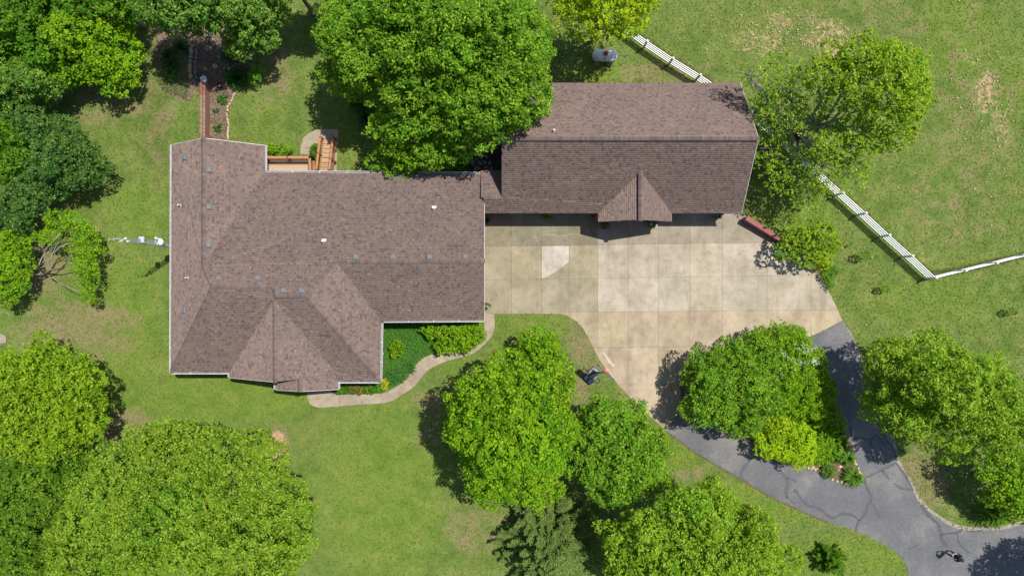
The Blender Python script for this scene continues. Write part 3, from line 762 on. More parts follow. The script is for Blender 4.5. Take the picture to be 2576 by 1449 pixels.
def win(parent, c, w, h, nrm, name='window'):
    """a white frame with panes set in it"""
    n = Vector(nrm).normalized(); t = Vector((0, 0, 1)).cross(n); c = Vector(c) + n * 0.02
    R = Matrix((t, n, Vector((0, 0, 1)))).transposed()
    b = MB()
    for dx, dz, sw, sh_ in ((0, h / 2, w + .08, .08), (0, -h / 2, w + .08, .08), (-w / 2, 0, .08, h - .08), (w / 2, 0, .08, h - .08), (0, 0, .05, h - .08)):
        b.box(c + t * dx + Vector((0, 0, dz)), (sw, .08, sh_), R)
    f = b.build(name, M['white'], parent)
    for sgn in (-1, 1):
        q = MB(); q.box(c + t * (sgn * w / 4) , (w / 2 - .07, .02, h - .1), R); q.build('pane', M['glass'], f)
Yn = wallfp[1][1]; Xe = wallfp[1][0]
for px_ in (480, 610): x_, _ = G(px_, 365, 1.5); win(house, (x_, Yn, 1.5), 1.2, 1.3, (0, 1, 0))
for px_ in (720, 900, 1000): x_, _ = G(px_, 433, 1.5); win(house, (x_, wallfp[3][1], 1.55), 1.6 if px_ > 720 else 1.8, 1.5, (0, 1, 0))
for py_ in (430, 540, 800, 880): _, y_ = G(432, py_, 1.5); win(house, (wallfp[0][0], y_, 1.5), 1.2, 1.3, (-1, 0, 0))
for px_ in (470, 540): x_, _ = G(px_, 937, 1.5); win(house, (x_, wallfp[13][1], 1.5), 1.2, 1.4, (0, -1, 0))
for px_ in (1040, 1140): x_, _ = G(px_, 806, 1.5); win(house, (x_, wallfp[4][1], 1.5), 1.4, 1.4, (0, -1, 0))
x_, _ = G(772, 979, 1.1); dm_ = MB(); dm_.box((x_, wallfp[8][1] - 0.02, 1.06), (1.0, 0.08, 2.1)); fd_ = dm_.build('front_door', M['redwall'], house)
dm_ = MB(); dm_.lathe([(0.03, -0.02), (0.035, 0.02), (0.02, 0.05)], (x_ + 0.4, wallfp[8][1] - 0.09, 1.0), 8); dm_.build('handle', M['galv'], fd_)

def gutter(parent, a, b_, out, z=EV, name='gutter', w=0.085):
    """open white trough: floor, back and front lip"""
    A_, B_ = Vector((*G(a[0], a[1], EV), z)), Vector((*G(b_[0], b_[1], EV), z)); o_ = Vector(out)
    m_ = MB()
    m_.bar(A_ + o_ * w / 2 - Vector((0, 0, .12)), B_ + o_ * w / 2 - Vector((0, 0, .12)), w, .012)
    m_.bar(A_ + o_ * (w + .010) - Vector((0, 0, .05)), B_ + o_ * (w + .010) - Vector((0, 0, .05)), .020, .13)
    m_.bar(A_ + o_ * .010 - Vector((0, 0, .058)), B_ + o_ * .010 - Vector((0, 0, .058)), .014, .112)
    g_ = m_.build(name, M['white'], parent)
    m2_ = MB(); m2_.bar(A_ + o_ * w / 2 - Vector((0, 0, .105)), B_ + o_ * w / 2 - Vector((0, 0, .105)), w - .02, .012); m2_.build('trough', M['ventgrey'], g_)
    L_ = (B_ - A_).length; n = int(L_ / 1.9)
    for i in range(1, n + 1):
        p = A_ + (B_ - A_) * (i / (n + 1)); q = MB(); q.bar(p - o_ * 0.04 + Vector((0, 0, .02)), p + o_ * (w + .01) + Vector((0, 0, .028)), .03, .012); q.build('strap', M['white'], g_)
    return g_
gutter(house, (432, 365), (430, 937), (-1, 0, 0)); gutter(house, (667, 433), (1218, 437), (0, 1, 0)); gutter(house, (667, 366), (667, 428), (1, 0, 0))
gutter(house, (430, 937), (577, 937), (0, -1, 0)); gutter(house, (851, 960), (957, 960), (0, -1, 0)); gutter(house, (957, 960), (960, 812), (1, 0, 0)); gutter(house, (964, 807.5), (1218, 806), (0, -1, 0))
gutter(house, (850, 940), (851, 979), (1, 0, 0)); gutter(house, (578, 950), (577.5, 941), (-1, 0, 0), w=0.10); gutter(house, (693.4, 980), (693.4, 962), (-1, 0, 0), w=0.10)
def fascia(parent, a, b_, off=(0, 0, 0), w=.02, h=.15):
    q = MB(); o_ = Vector(off); q.bar(G3(*a) + o_ - Vector((0, 0, .09)), G3(*b_) + o_ - Vector((0, 0, .09)), w, h); return q.build('fascia', M['white'], parent)
fascia(house, (1218, 437, EV), P7, (.02, 0, 0)); fascia(house, (1218, 806, EV), P7, (.02, 0, 0))
fascia(house, (578, 950, EV), F0, (0, -.02, 0)); fascia(house, (693.4, 980.5, EV), PK, (0, -.02, 0)); fascia(house, (851, 979, EV), PK, (0, -.02, 0))
fascia(house, (432, 365, EV), R0, (0, .02, 0)); fascia(house, (667, 367, EV), R0, (0, .02, 0))
def downspout(parent, p):
    q = MB(); x_, y_ = p; q.box((x_, y_, 1.25), (.08, .07, 2.5)); q.box((x_, y_ - .16, .06), (.075, .25, .07)); q.build('downspout', M['white'], parent)
for p in ((wallfp[0][0] - .06, wallfp[0][1] - 1.0), (wallfp[13][0] + .8, wallfp[13][1] - .06), (wallfp[6][0] - .6, wallfp[6][1] - .06), (wallfp[4][0] - .5, wallfp[4][1] - .06)): downspout(house, p)
# downspout elbow sticking out over the front bed
e_ = MB(); e_.bar(G3(958, 888, 2.4), G3(964, 889.5, 2.35), .07, .07); e_.build('spout_elbow', M['white'], house)

def on_roof(roof, px, py):
    p, n = roof.hit(px, py); zax = n
    s_ = Vector((1, 0, 0)) - zax * zax.x; s_.normalize(); f_ = zax.cross(s_)
    return p, Matrix((s_, f_, zax)).transposed(), n
def box_vent(parent, roof, px, py, sx_=0.33, sy_=0.33):
    p, R, n = on_roof(roof, px, py); m_ = MB()
    m_.box(p + n * .030, (sx_ + .02, sy_ + .02, .014), R); m_.box(p + n * .07, (sx_ * .78, sy_ * .78, .09), R)
    # hood: sloping lid with turned-down rim
    a, b_, h = sx_ / 2, sy_ / 2, .05
    vs = [(-a, -b_, .10), (a, -b_, .10), (a, b_, .10), (-a, b_, .10), (-a * .72, -b_ * .72, .10 + h), (a * .72, -b_ * .72, .10 + h), (a * .72, b_ * .72, .10 + h), (-a * .72, b_ * .72, .10 + h)]
    m_.add([p + R @ Vector(v) for v in vs], [(3, 2, 1, 0), (4, 5, 6, 7), (0, 1, 5, 4), (1, 2, 6, 5), (2, 3, 7, 6), (3, 0, 4, 7)])
    m_.build('roof_vent', M['ventgrey'], parent)
def pipe_vent(parent, roof, px, py, flash=False, h=0.36):
    p, R, n = on_roof(roof, px, py); m_ = MB()
    if flash: m_.box(p + n * .035 + R @ Vector((.03, .10, 0)), (.30, .16, .014), R)
    f_ = m_
    f_.lathe([(.10, .0), (.075, .07), (.052, .10)], p, 12)
    f_.tube([p + Vector((0, 0, .05)), p + Vector((0, 0, h)), p + Vector((0, 0, h + .002))], [.052, .052, .04], 12)
    m_.build('vent_pipe', M['pipe'], parent)
box_vent(house, hr, 466, 397, .30, .34); box_vent(house, hr, 465, 780, .32, .40)
for q in ((526, 428), (526, 521), (526, 617), (551, 700), (649, 700), (713, 731), (759, 731), (895, 647), (988, 647), (1080, 647), (1170, 647)): box_vent(house, hr, *q)
for q, f in (((454, 517), 0), ((473, 699), 0), ((1091, 525), 1), ((814, 608), 1)): pipe_vent(house, hr, *q, flash=bool(f))

# ------------------------------------------------------------------ garage
garage = empty('garage', (*G(1560, 380, EV), 0), 'long gabled garage with a small front porch gable at the top of the drive', 'garage')
gr_ = Roof()
RL, RR = (1262, 347.5, 6.06), (1908, 347.5, 6.06); BL, BR = (1219, 497, 3.48), (1262, 497, 3.48)
gr_.plane([(1219, 537, EV), BL, BR, RL, RR, (1865, 537, EV)], 1, 1)
gr_.plane([RL, (1262, 209, EV), (1862, 209, EV), RR], 1, -1)
gr_.plane([(1210, 429, EV), (1262, 429, EV), BR, (1210, 497, 3.48)], 1, -1)
PF, PB = (1612, 553, 4.62), (1612, 432.5, 4.64)
gr_.plane([(1505, 558, EV), (1505, 536, EV), PB, PF], 0, 1)
gr_.plane([PF, PB, (1690, 536, EV), (1690, 558, EV)], 0, -1)
gr_.deck(garage); gr_.shingles(garage, 9)
def ridge_vent(a, b_):
    A_, B_ = G3(*a), G3(*b_); m_ = MB(); m_.bar(A_ + Vector((0, 0, .015)), B_ + Vector((0, 0, .015)), .27, .10); m_.build('ridge_vent', M['blackpl'], garage)
ridge_vent((1895, 347.5, 6.05), RL); ridge_vent((1612, 545, 4.62), (1612, 445, 4.62))
up_ = lambda p: (p[0], p[1], p[2] + .085)
caps(garage, up_(RR), up_(RL), 0.45, 0.15); caps(garage, up_(PF), up_(PB), 0.45, 0.15); caps(garage, BR, BL, 0.4, 0.15)
gi = 0.36
gfp = [inset_pt((1262, 209), .12, -gi), inset_pt((1862, 209), -.12, -gi), inset_pt((1865, 537), -.14, gi), inset_pt((1690, 537), -.1, gi), inset_pt((1690, 558), -.1, .30), inset_pt((1505, 558), .05, .30), inset_pt((1505, 537), .05, gi), inset_pt((1219, 537), 0.1, gi), inset_pt((1219, 429), 0.1, -gi), inset_pt((1262, 429), .12, -gi)]
b = MB(); b.prism(gfp, -0.1, EV - 0.17); b.build('wall', M['brickred'], garage)
gable(garage, (1862, 209, EV), (1865, 537, EV), RR, (-.13, 0, 0)); gable(garage, (1262, 209, EV), (1262, 537, EV), RL, (.13, 0, 0)); gable(garage, (1505, 558, EV), (1690, 558, EV), PF, (0, .20, 0))
def garage_door(px, w):
    x_, _ = G(px, 537, 1.1); y_ = gfp[2][1] - .03
    d_ = MB(); d_.box((x_, y_, 2.24), (w + .2, .08, .12)); d_.box((x_ - w / 2 - .06, y_, 1.09), (.1, .08, 2.18)); d_.box((x_ + w / 2 + .06, y_, 1.09), (.1, .08, 2.18))
    f_ = d_.build('garage_door', M['white'], garage)
    for k in range(4):
        q = MB(); q.box((x_, y_ + .005, .28 + k * .54), (w, .05, .52)); q.build('panel', M['white'], f_)
for px_ in (1330, 1440, 1775): garage_door(px_, 2.6)
x_, _ = G(1597, 558, 1.1); garage_y = gfp[4][1] - .02
d_ = MB(); d_.box((x_, garage_y, 1.06), (1.0, .07, 2.1)); dd_ = d_.build('entry_door', M['redwall'], garage)
d_ = MB(); d_.lathe([(.03, -.02), (.035, .02), (.02, .05)], (x_ + .4, garage_y - .07, 1.0), 8); d_.build('handle', M['galv'], dd_)
fascia(garage, (1862, 209, EV), RR, (.02, 0, 0)); fascia(garage, (1865, 537, EV), RR, (.02, 0, 0))
pipe_vent(garage, gr_, 1393, 330)

# ------------------------------------------------------------------ wooden deck with stair
DZ = 1.05
deck = empty('wooden_deck', (*G(735, 420, DZ), 0), 'stained wooden deck with railing and stair in the rear corner of the house', 'deck')
x0, y0 = G(681, 402, DZ); x1, _ = G(791, 402, DZ); y_in = wallfp[3][1] + .03; x0 = wallfp[1][0] + .03
xs0, _ = G(806, 400, DZ); xs1, _ = G(827, 400, DZ); xs0 = x1 + .42; xs1 = xs0 + .80
yy = y0 - .07; k = 0
while yy > y_in + .05:
    q = MB(); xe = x1 if k < 9 else xs1 + .1
    q.box(((x0 + xe) / 2, yy, DZ - .015), (xe - x0, .132, .03)); o = q.build('deck_board', M['wooddeck'], deck)
    kk = random.uniform(.75, 1.15); o.color = (0.40 * kk, 0.285 * kk, 0.180 * kk, 1); yy -= .14; k += 1
stair_top = yy + .14 * (k - 9) + 0.0
q = MB(); q.box(((x0 + x1) / 2, y0 - .02, DZ - .15), (x1 - x0, .04, .24)); q.box((x1 - .02, (y0 + y_in) / 2, DZ - .15), (.04, y0 - y_in - .1, .24)); o = q.build('rim_joist', M['woodrail'], deck); o.color = (0.20, 0.075, 0.035, 1)
def railing(a, b_, n_post, bal=.115, h=.95, lean=0.0, inner=1):
    """a, b: foot points; may slope"""
    a, b_ = Vector(a), Vector(b_); up = Vector((0, 0, 1)); q = MB(); q.bar(a + up * h, b_ + up * h, .15, .035)
    rl = q.build('railing', M['woodrail'], deck); rl.color = (0.36, 0.15, 0.062, 1)
    q = MB(); q.bar(a + up * .12, b_ + up * .12, .04, .09); o = q.build('lower_rail', M['woodrail'], rl); o.color = (0.34, 0.15, 0.07, 1)
    q = MB(); q.bar(a + up * (h - .06), b_ + up * (h - .06), .04, .085); o = q.build('upper_rail', M['woodrail'], rl); o.color = (0.32, 0.13, 0.06, 1)
    L_ = (b_ - a).length; n = int(L_ / bal)
    for i in range(n):
        p = a + (b_ - a) * ((i + .5) / n); q = MB(); q.box(p + up * (h / 2 + .02), (.035, .035, h - .2)); o = q.build('baluster', M['woodrail'], rl)
        kk = random.uniform(.8, 1.2); o.color = (0.34 * kk, 0.16 * kk, 0.075 * kk, 1)
    for i in range(n_post):
        p = a + (b_ - a) * (i / max(1, n_post - 1)); q = MB(); q.box((p.x, p.y, (p.z + h + .10) / 2), (.10, .10, p.z + h + .10)); o = q.build('post', M['woodrail'], rl); o.color = (0.20, 0.085, 0.045, 1)
railing((x0 + .05, y0 - .02, DZ), (x1 - .05, y0 - .02, DZ), 3)
railing((x1 - .05, y0 - .02, DZ), (x1 - .05, y_in + .3, DZ), 2)
# stair runs down towards the garden pad
yt = y_in + .75; yb = G(815, 352, 0)[1]
for sx_, nm in ((xs0 - .03, 1), (xs1 + .03, 1)):
    q = MB(); q.bar((sx_, yt, DZ - .12), (sx_, yb, .08), .045, .26); o = q.build('stringer', M['woodrail'], deck); o.color = (0.36, 0.20, 0.10, 1)
nt_ = 7
for i in range(nt_):
    f = (i + .5) / nt_
    for s_ in (-.075, .075):
        q = MB(); q.box(((xs0 + xs1) / 2, yt + (yb - yt) * f + s_, DZ - .03 - (DZ - .1) * f), (xs1 - xs0 + .02, .14, .035)); o = q.build('stair_tread', M['wooddeck'], deck)
        kk = random.uniform(.85, 1.12); o.color = (0.35 * kk, 0.225 * kk, 0.122 * kk, 1)
q = MB(); q.box(((xs0 + xs1) / 2, (yt + y_in) / 2, DZ - .03), (xs1 - xs0 + .1, yt - y_in, .03)); o = q.build('landing', M['wooddeck'], deck); o.color = (0.32, 0.215, 0.12, 1)
railing((xs0 - .05, yt, DZ), (xs0 - .05, yb, .06), 3, .13, .88); railing((xs1 + .05, yt, DZ), (xs1 + .05, yb, .06), 4, .13, .88)

# ------------------------------------------------------------------ radio tower beside the west eave
tx, ty = G(470, 623, 0); TH = 8.3
tower = empty('antenna_tower', (tx, ty, 0), 'slim grey lattice mast with a round dish, beside the west eave of the house', 'antenna mast')
lg = [Vector((tx + .17 * math.cos(t), ty + .17 * math.sin(t), 0)) for t in (math.pi / 2 + .1, math.pi / 2 + 2.2, math.pi / 2 + 4.3)]
for p in lg:
    m_ = MB(); m_.tube([p, p + Vector((0, 0, 7.5)), Vector((tx, ty, TH))], [.027, .025, .02], 6); m_.build('leg', M['galv'], tower)
m_ = MB(); z = .2
while z < 7.4:
    for i in range(3):
        a, b_ = lg[i], lg[(i + 1) % 3]; m_.tube([a + Vector((0, 0, z)), b_ + Vector((0, 0, z + .2))], [.010, .010], 4, False); m_.tube([b_ + Vector((0, 0, z + .2)), a + Vector((0, 0, z + .4))], [.010, .010], 4, False)
    z += .4
o = m_.build('cross_braces', M['galv'], tower); o['kind'] = 'stuff'
m_ = MB(); m_.box((tx, ty, 0.1), (.6, .6, .24)); m_.build('footing', M['stone'], tower).color = (.3, .28, .25, 1)
D_ = Vector((0.25, 0.42, 0.87)).normalized(); Rd = D_.to_track_quat('Z', 'Y').to_matrix(); dc = G3(400, 609, 4.0)
m_ = MB(); m_.lathe([(.03, -.10), (.12, -.085), (.20, -.035), (.262, .02), (.27, .02), (.27, .012), (.21, -.045), (.12, -.098), (.03, -.112)], dc, 24, Rd); o = m_.build('dish', M['pipe'], tower, True)
m_ = MB(); m_.tube([dc + Rd @ Vector((0, 0, -.1)), Vector((tx, ty, 3.9))], [.03, .03], 6); m_.build('bracket', M['galv'], tower)
m_ = MB(); m_.tube([dc + Rd @ Vector((.20, 0, 0)), dc + Rd @ Vector((.16, 0, .34))], [.014, .014], 5); m_.box(dc + Rd @ Vector((.14, 0, .36)), (.16, .12, .10), Rd); m_.build('feed_arm', M['pipe'], tower)
pc = G3(356, 603, 6.0); m_ = MB(); m_.box(pc, (.37, .38, .07), Matrix.Rotation(-.25, 3, 'Y')); m_.bar(pc, (tx, ty, 5.9), .05, .05); m_.build('panel_antenna', M['panel'], tower)
for (px_, py_, z_, l_) in ((316, 600, 7.9, .16), (322, 607, 7.8, .14), (305, 606, 8.3, .2)):
    c_ = G3(px_, py_, z_); m_ = MB(); m_.box(c_, (l_, .10, .08), Matrix.Rotation(.3, 3, 'Z')); m_.bar(c_, (tx, ty, z_ - .1), .03, .03); m_.build('sector_antenna', M['pipe'], tower)
m_ = MB(); m_.tube([(tx, ty, TH - .3), (tx, ty, TH + .55)], [.03, .03], 8); m_.bar((tx - .45, ty - .05, TH + .45), (tx + .25, ty + .02, TH + .45), .03, .03); m_.bar((tx - .42, ty - .12, TH + .45), (tx - .42, ty + .10, TH + .45), .025, .025); m_.bar((tx - .15, ty - .15, TH + .45), (tx - .15, ty + .13, TH + .45), .025, .025); m_.build('aerial', M['galv'], tower)

# ------------------------------------------------------------------ condenser by the west wall
ax_, ay_ = G(442, 755, .85); ax_ = wallfp[0][0] - .56
ac = empty('air_conditioner', (ax_, ay_, 0), 'pale grey air conditioner half under the west eave of the house', 'air conditioner')
m_ = MB(); r_ = .10; pl_ = []
for cx_, cy_, a0 in ((.34, .34, 0), (-.34, .34, 90), (-.34, -.34, 180), (.34, -.34, 270)):
    for k in range(5): t = math.radians(a0 + k * 22.5); pl_.append((ax_ + cx_ + r_ * math.cos(t), ay_ + cy_ + r_ * math.sin(t)))
m_.prism(pl_, .06, .86); m_.build('cabinet', M['panel'], ac)
m_ = MB(); m_.lathe([(.30, .862), (.33, .868), (.34, .885), (.30, .89), (.02, .885)], (ax_, ay_, 0), 20); m_.build('fan_opening', M['blackpl'], ac)
for k in range(5):
    m_ = MB(); t = math.pi * k / 5; m_.bar((ax_ - .32 * math.cos(t), ay_ - .32 * math.sin(t), .90 + .002 * k), (ax_ + .32 * math.cos(t), ay_ + .32 * math.sin(t), .90 + .002 * k), .012, .01); m_.build('grille_bar', M['ventgrey'], ac)
m_ = MB(); m_.box((ax_, ay_, .03), (1.0, 1.0, .06)); o = m_.build('pad', M['stone'], ac); o.color = (.35, .33, .29, 1)

# ------------------------------------------------------------------ propane tank
tc = G3(1521.5, 140.5, .72)
tank = empty('propane_tank', (tc.x, tc.y, 0), 'white propane tank with a red dome lid on the grass behind the garage', 'propane tank', rz=math.radians(-3))
TR = .415; hl = .62
prof = [(0.001, -hl - .27)] + [(TR * math.sin(t), -hl - .27 * math.cos(t)) for t in np.linspace(.2, math.pi / 2, 7)] + [(TR * math.cos(t), hl + .27 * math.sin(t)) for t in np.linspace(0, math.pi / 2 - .2, 7)] + [(0.001, hl + .27)]
m_ = MB(); m_.lathe(prof, (0, 0, .72), 28, Matrix.Rotation(math.pi / 2, 3, 'Y')); m_.build('shell', M['tank'], tank, True, world=False)
m_ = MB(); m_.lathe([(.165, 0), (.17, .10), (.16, .16), (.11, .20), (.03, .215)], (.02, .0, .72 + TR - .03), 18); o = m_.build('dome_lid', simple('red_paint', (0.33, 0.02, 0.03), .45), tank, True, world=False)
m_ = MB(); m_.lathe([(.215, 0), (.215, .02), (.17, .03)], (.02, .0, .72 + TR - .025), 18); m_.build('collar', M['tank'], tank, world=False)
for s_ in (-.45, .45):
    m_ = MB(); m_.box((s_, 0, .20), (.08, .5, .36)); m_.box((s_, .12, .3), (.07, .22, .2)); m_.build('leg', M['tank'], tank, world=False)
    m_ = MB(); m_.box((s_ - .02, -.12, .05), (.36, .78, .10)); o = m_.build('block', M['stone'], tank, world=False); o.color = (.22, .20, .17, 1)

# ------------------------------------------------------------------ portable basketball hoop
hx, hy_ = G(1489, 944.5, .15)
th_ = math.atan2(0.74, 0.67)
hoop = empty('basketball_hoop', (hx, hy_, 0), 'portable basketball hoop with black base on the grass and red rim over the drive', 'basketball hoop', rz=th_)
def cham(x0_, x1_, w0, w1, c_=.12): return [(x0_ + c_, -w0), (x1_ - c_ * .4, -w1), (x1_, -w1 + c_ * .4), (x1_, w1 - c_ * .4), (x1_ - c_ * .4, w1), (x0_ + c_, w0), (x0_, w0 - c_), (x0_, -w0 + c_)]
m_ = MB(); m_.prism(cham(-.62, .60, .40, .36), 0.0, .16); m_.build('base_tank', M['blackpl'], hoop, world=False)
m_ = MB()
for q in ([(-.55, -.33), (-.22, -.33), (-.22, -.06), (-.55, -.06)], [(-.55, .08), (-.24, .08), (-.24, .33), (-.55, .33)], [(.02, .24), (.50, .26), (.50, .32), (.02, .32)], [(.42, -.30), (.54, -.30), (.54, .20), (.42, .20)], [(-.05, -.33), (.18, -.33), (.18, -.26), (-.05, -.26)]): m_.prism(q, .155, .185)
m_.build('base_cover', M['greypl'], hoop, world=False)
m_ = MB(); m_.prism([(-.22, -.22), (.36, -.24), (.36, .18), (-.1, .16)], .158, .30 if False else [.19, .34, .34, .19]); m_.build('ballast_hump', M['blackpl'], hoop, world=False)
for (x_, s_, l_) in ((-.12, 1, .42), (.0, -1, .34)):
    m_ = MB(); ya_, yb_ = .36 * s_, (.36 + l_) * s_
    m_.tube([(x_ - .15, ya_, .10), (x_ - .15, yb_, .05), (x_ + .15, yb_, .05), (x_ + .15, ya_, .10)], [.028] * 4, 6); m_.build('handle_frame', M['blackpl'], hoop, world=False)
m_ = MB(); m_.bar((.34, 0, .2), (.55, 0, 1.9), .10, .10); m_.build('pole', M['blackpl'], hoop, world=False)
m_ = MB(); m_.bar((.50, .05, 1.7), (.80, .05, 2.75), .05, .05); m_.bar((.50, -.05, 1.7), (.80, -.05, 2.75), .05, .05); m_.bar((.54, 0, 1.9), (.80, 0, 3.3), .06, .06); m_.build('arm', M['galv'], hoop, world=False)
m_ = MB(); m_.box((.84, 0, 3.2), (.035, 1.28, .80)); m_.build('backboard', M['acrylic'], hoop, world=False)
m_ = MB(); m_.box((.835, 0, 3.615), (.09, 1.36, .06)); m_.box((.835, 0, 2.785), (.09, 1.36, .06)); m_.box((.835, .665, 3.2), (.06, .05, .80)); m_.box((.835, -.665, 3.2), (.06, .05, .80)); m_.build('frame', M['blackpl'], hoop, world=False)
rc = Vector((.84 + .15 + .228, 0, 3.05)); m_ = MB()
ring = [rc + Vector((.228 * math.cos(t), .228 * math.sin(t), 0)) for t in np.linspace(0, 2 * math.pi, 29)]
m_.tube(ring, [.012] * 29, 6, False); m_.bar((.86, .10, 3.03), (1.05, .16, 3.04), .02, .02); m_.bar((.86, -.10, 3.03), (1.05, -.16, 3.04), .02, .02); m_.box((.90, 0, 3.05), (.13, .15, .03)); m_.build('rim', M['orange'], hoop, world=False)
m_ = MB()
for k in range(12):
    for s_ in (1, -1):
        pts = []
        for j in range(5):
            t = 2 * math.pi * (k + s_ * j * .5) / 12; rr = .225 - .028 * j; pts.append(rc + Vector((rr * math.cos(t), rr * math.sin(t), -.1 * j)))
        m_.tube(pts, [.005] * 5, 3, False)
o = m_.build('net', M['net'], hoop, world=False); o['kind'] = 'stuff'

# ------------------------------------------------------------------ white rail fences
FZ = 1.42
FA = [(1435, -33), (1500, 11), (1563.7, 55), (1628.7, 103.3), (1693.7, 146.7), (1762.3, 188.3), (1828, 233), (1892, 281), (1952, 331), (2009, 382), (2066, 434), (2122.5, 485.2), (2179, 536), (2238.7, 591.4), (2296.7, 643.6), (2356.4, 698.9)]
FBX = [(2356.4, 698.9), (2431, 680.6), (2509.7, 661.4), (2588, 642), (2667, 622)]
railm = {}
def rail_mesh():
    if 'r' not in railm:
        b = MB(); b.box((0, 0, 0), (1, .045, .14)); me = bpy.data.meshes.new('rail'); me.from_pydata([tuple(v) for v in b.v], [], b.f); me.materials.append(M['vinyl']); railm['r'] = me
        b = MB(); b.box((0, 0, FZ / 2), (.127, .127, FZ)); b.add([(-.078, -.078, FZ), (.078, -.078, FZ), (.078, .078, FZ), (-.078, .078, FZ), (-.078, -.078, FZ + .025), (.078, -.078, FZ + .025), (.078, .078, FZ + .025), (-.078, .078, FZ + .025), (0, 0, FZ + .09)],
              [(3, 2, 1, 0), (0, 1, 5, 4), (1, 2, 6, 5), (2, 3, 7, 6), (3, 0, 4, 7), (4, 5, 8), (5, 6, 8), (6, 7, 8), (7, 4, 8)])
        me = bpy.data.meshes.new('post'); me.from_pydata([tuple(v) for v in b.v], [], b.f); me.materials.append(M['vinyl']); railm['p'] = me
    return railm
def fence(pts, label, skip_first=False):
    P = [Vector((*G(p[0], p[1], FZ), 0)) for p in pts]
    f = empty('rail_fence', P[0], label, 'fence', 'white rail fences round the pasture'); rm = rail_mesh()
    for i, p in enumerate(P):
        d = (P[min(i + 1, len(P) - 1)] - P[max(i - 1, 0)]); a = math.atan2(d.y, d.x)
        if not (skip_first and i == 0):
            o = bpy.data.objects.new('post', rm['p']); C.objects.link(o); o.parent = f; o.location = p - P[0]; o.rotation_euler = (0, 0, a)
        if i + 1 < len(P):
            q = P[i + 1]; d = q - p; L_ = d.length - .13; mid = (p + q) / 2 - P[0]
            for z_ in (.34, .64, .94, 1.24):
                o = bpy.data.objects.new('rail', rm['r']); C.objects.link(o); o.parent = f; o.location = (mid.x, mid.y, z_); o.scale = (L_, 1, 1)
                o.rotation_euler = (0, 0, math.atan2(d.y, d.x))
fence(FA, 'long white four-rail fence slanting past the garage corner and the yellow-green tree')
fence(FBX, 'short white rail fence running from the corner post to the east edge of the pasture', True)

# ------------------------------------------------------------------ walls, stones
rw = empty('retaining_wall', (*G(1900, 575), 0), 'low dark red retaining wall leading away from the garage corner beside the drive', 'wall')
def wall_run(parent, pts, w, h0, h1, name, mat, z0=-.1):
    P = [Vector((*G(*p), 0)) for p in pts]; n = len(P)
    for i in range(n - 1):
        a, b_ = P[i], P[i + 1]; d = (b_ - a).normalized(); s_ = Vector((-d.y, d.x, 0)) * w / 2
        ha = h0 + (h1 - h0) * i / (n - 1); hb = h0 + (h1 - h0) * (i + 1) / (n - 1); m_ = MB()
        m_.prism([tuple((a - s_).xy), tuple((b_ - s_).xy), tuple((b_ + s_).xy), tuple((a + s_).xy)], z0, [ha, hb, hb, ha]); m_.build(name, mat, parent)
wall_run(rw, [(1868, 552), (1951, 602)], .30, .85, .72, 'wall', M['redwall'])
wall_run(rw, [(1953, 604), (1990, 628), (2044, 652)], .26, .55, .25, 'wall_end', M['redwall'])
m_ = MB(); A_, B_ = G3(1867, 551, 0), G3(1953, 603, 0); m_.bar(A_ + Vector((0, 0, .875)), B_ + Vector((0, 0, .745)), .33, .05); m_.build('coping', M['redwall'], rw)

bw = empty('brick_retaining_wall', (*G(521, 280), 0), 'long brick retaining wall running from the house gable to the shady garden', 'wall')
wx0, wyA = G(528, 214, 0); _, wyB = G(528, 372, 0)
bwW = .42
m_ = MB(); m_.box((wx0 - bwW / 2, (wyA + wyB) / 2, .33), (bwW, wyA - wyB, .86)); m_.build('wall', M['brick'], bw)
V_, F_, K_ = [], [], []
rb = random.Random(4); yy = wyB
while yy < wyA - .08:
    for col in range(2):
        xa = wx0 - bwW - .01 + col * (bwW / 2 + .01); bxs = [(xa + .004, yy + .004, xa + bwW / 2 + .002, yy + .068)]
        for (a, c_, d_, e2) in bxs:
            base = len(V_); zt = .775 + rb.uniform(-.004, .004)
            V_ += [(a, c_, .755), (d_, c_, .755), (d_, e2, .755), (a, e2, .755), (a, c_, zt), (d_, c_, zt), (d_, e2, zt), (a, e2, zt)]
            cc = rb.choice(((.235, .165, .108), (.26, .188, .125), (.20, .135, .09), (.25, .19, .135)));
            if (yy - wyB) > (wyA - wyB) * .78: cc = (cc[0] * .9, cc[1] * .62, cc[2] * .62)
            for f in ((4, 5, 6, 7), (0, 1, 5, 4), (1, 2, 6, 5), (2, 3, 7, 6), (3, 0, 4, 7)): F_.append(tuple(base + k for k in f)); K_.append(cc)
    yy += .075
o = npmesh('coping_bricks', V_, F_, np.array(K_), M['chip'], bw); o['kind'] = 'stuff'

def stone_mesh(seed, n=9, flat=.45):
    r = random.Random(seed); b = MB(); ring = [(math.cos(2 * math.pi * k / n) * r.uniform(.78, 1.1), math.sin(2 * math.pi * k / n) * r.uniform(.78, 1.1)) for k in range(n)]
    vs = [(x_, y_, 0) for x_, y_ in ring] + [(x_ * 1.03, y_ * 1.03, flat * .6) for x_, y_ in ring] + [(x_ * .72, y_ * .72, flat * r.uniform(.9, 1.1)) for x_, y_ in ring] + [(0, 0, flat * 1.04)]
    fs = [tuple(range(n))[::-1]]
    for l in range(2):
        for k in range(n): k2 = (k + 1) % n; fs.append((l * n + k, l * n + k2, (l + 1) * n + k2, (l + 1) * n + k))
    for k in range(n): fs.append((2 * n + k, 2 * n + (k + 1) % n, 3 * n))
    me = bpy.data.meshes.new('stone'); me.from_pydata(vs, [], fs); me.materials.append(M['stone']); return me
STM = [stone_mesh(k) for k in range(8)]; SLM = [stone_mesh(20 + k, 8, .12) for k in range(6)]
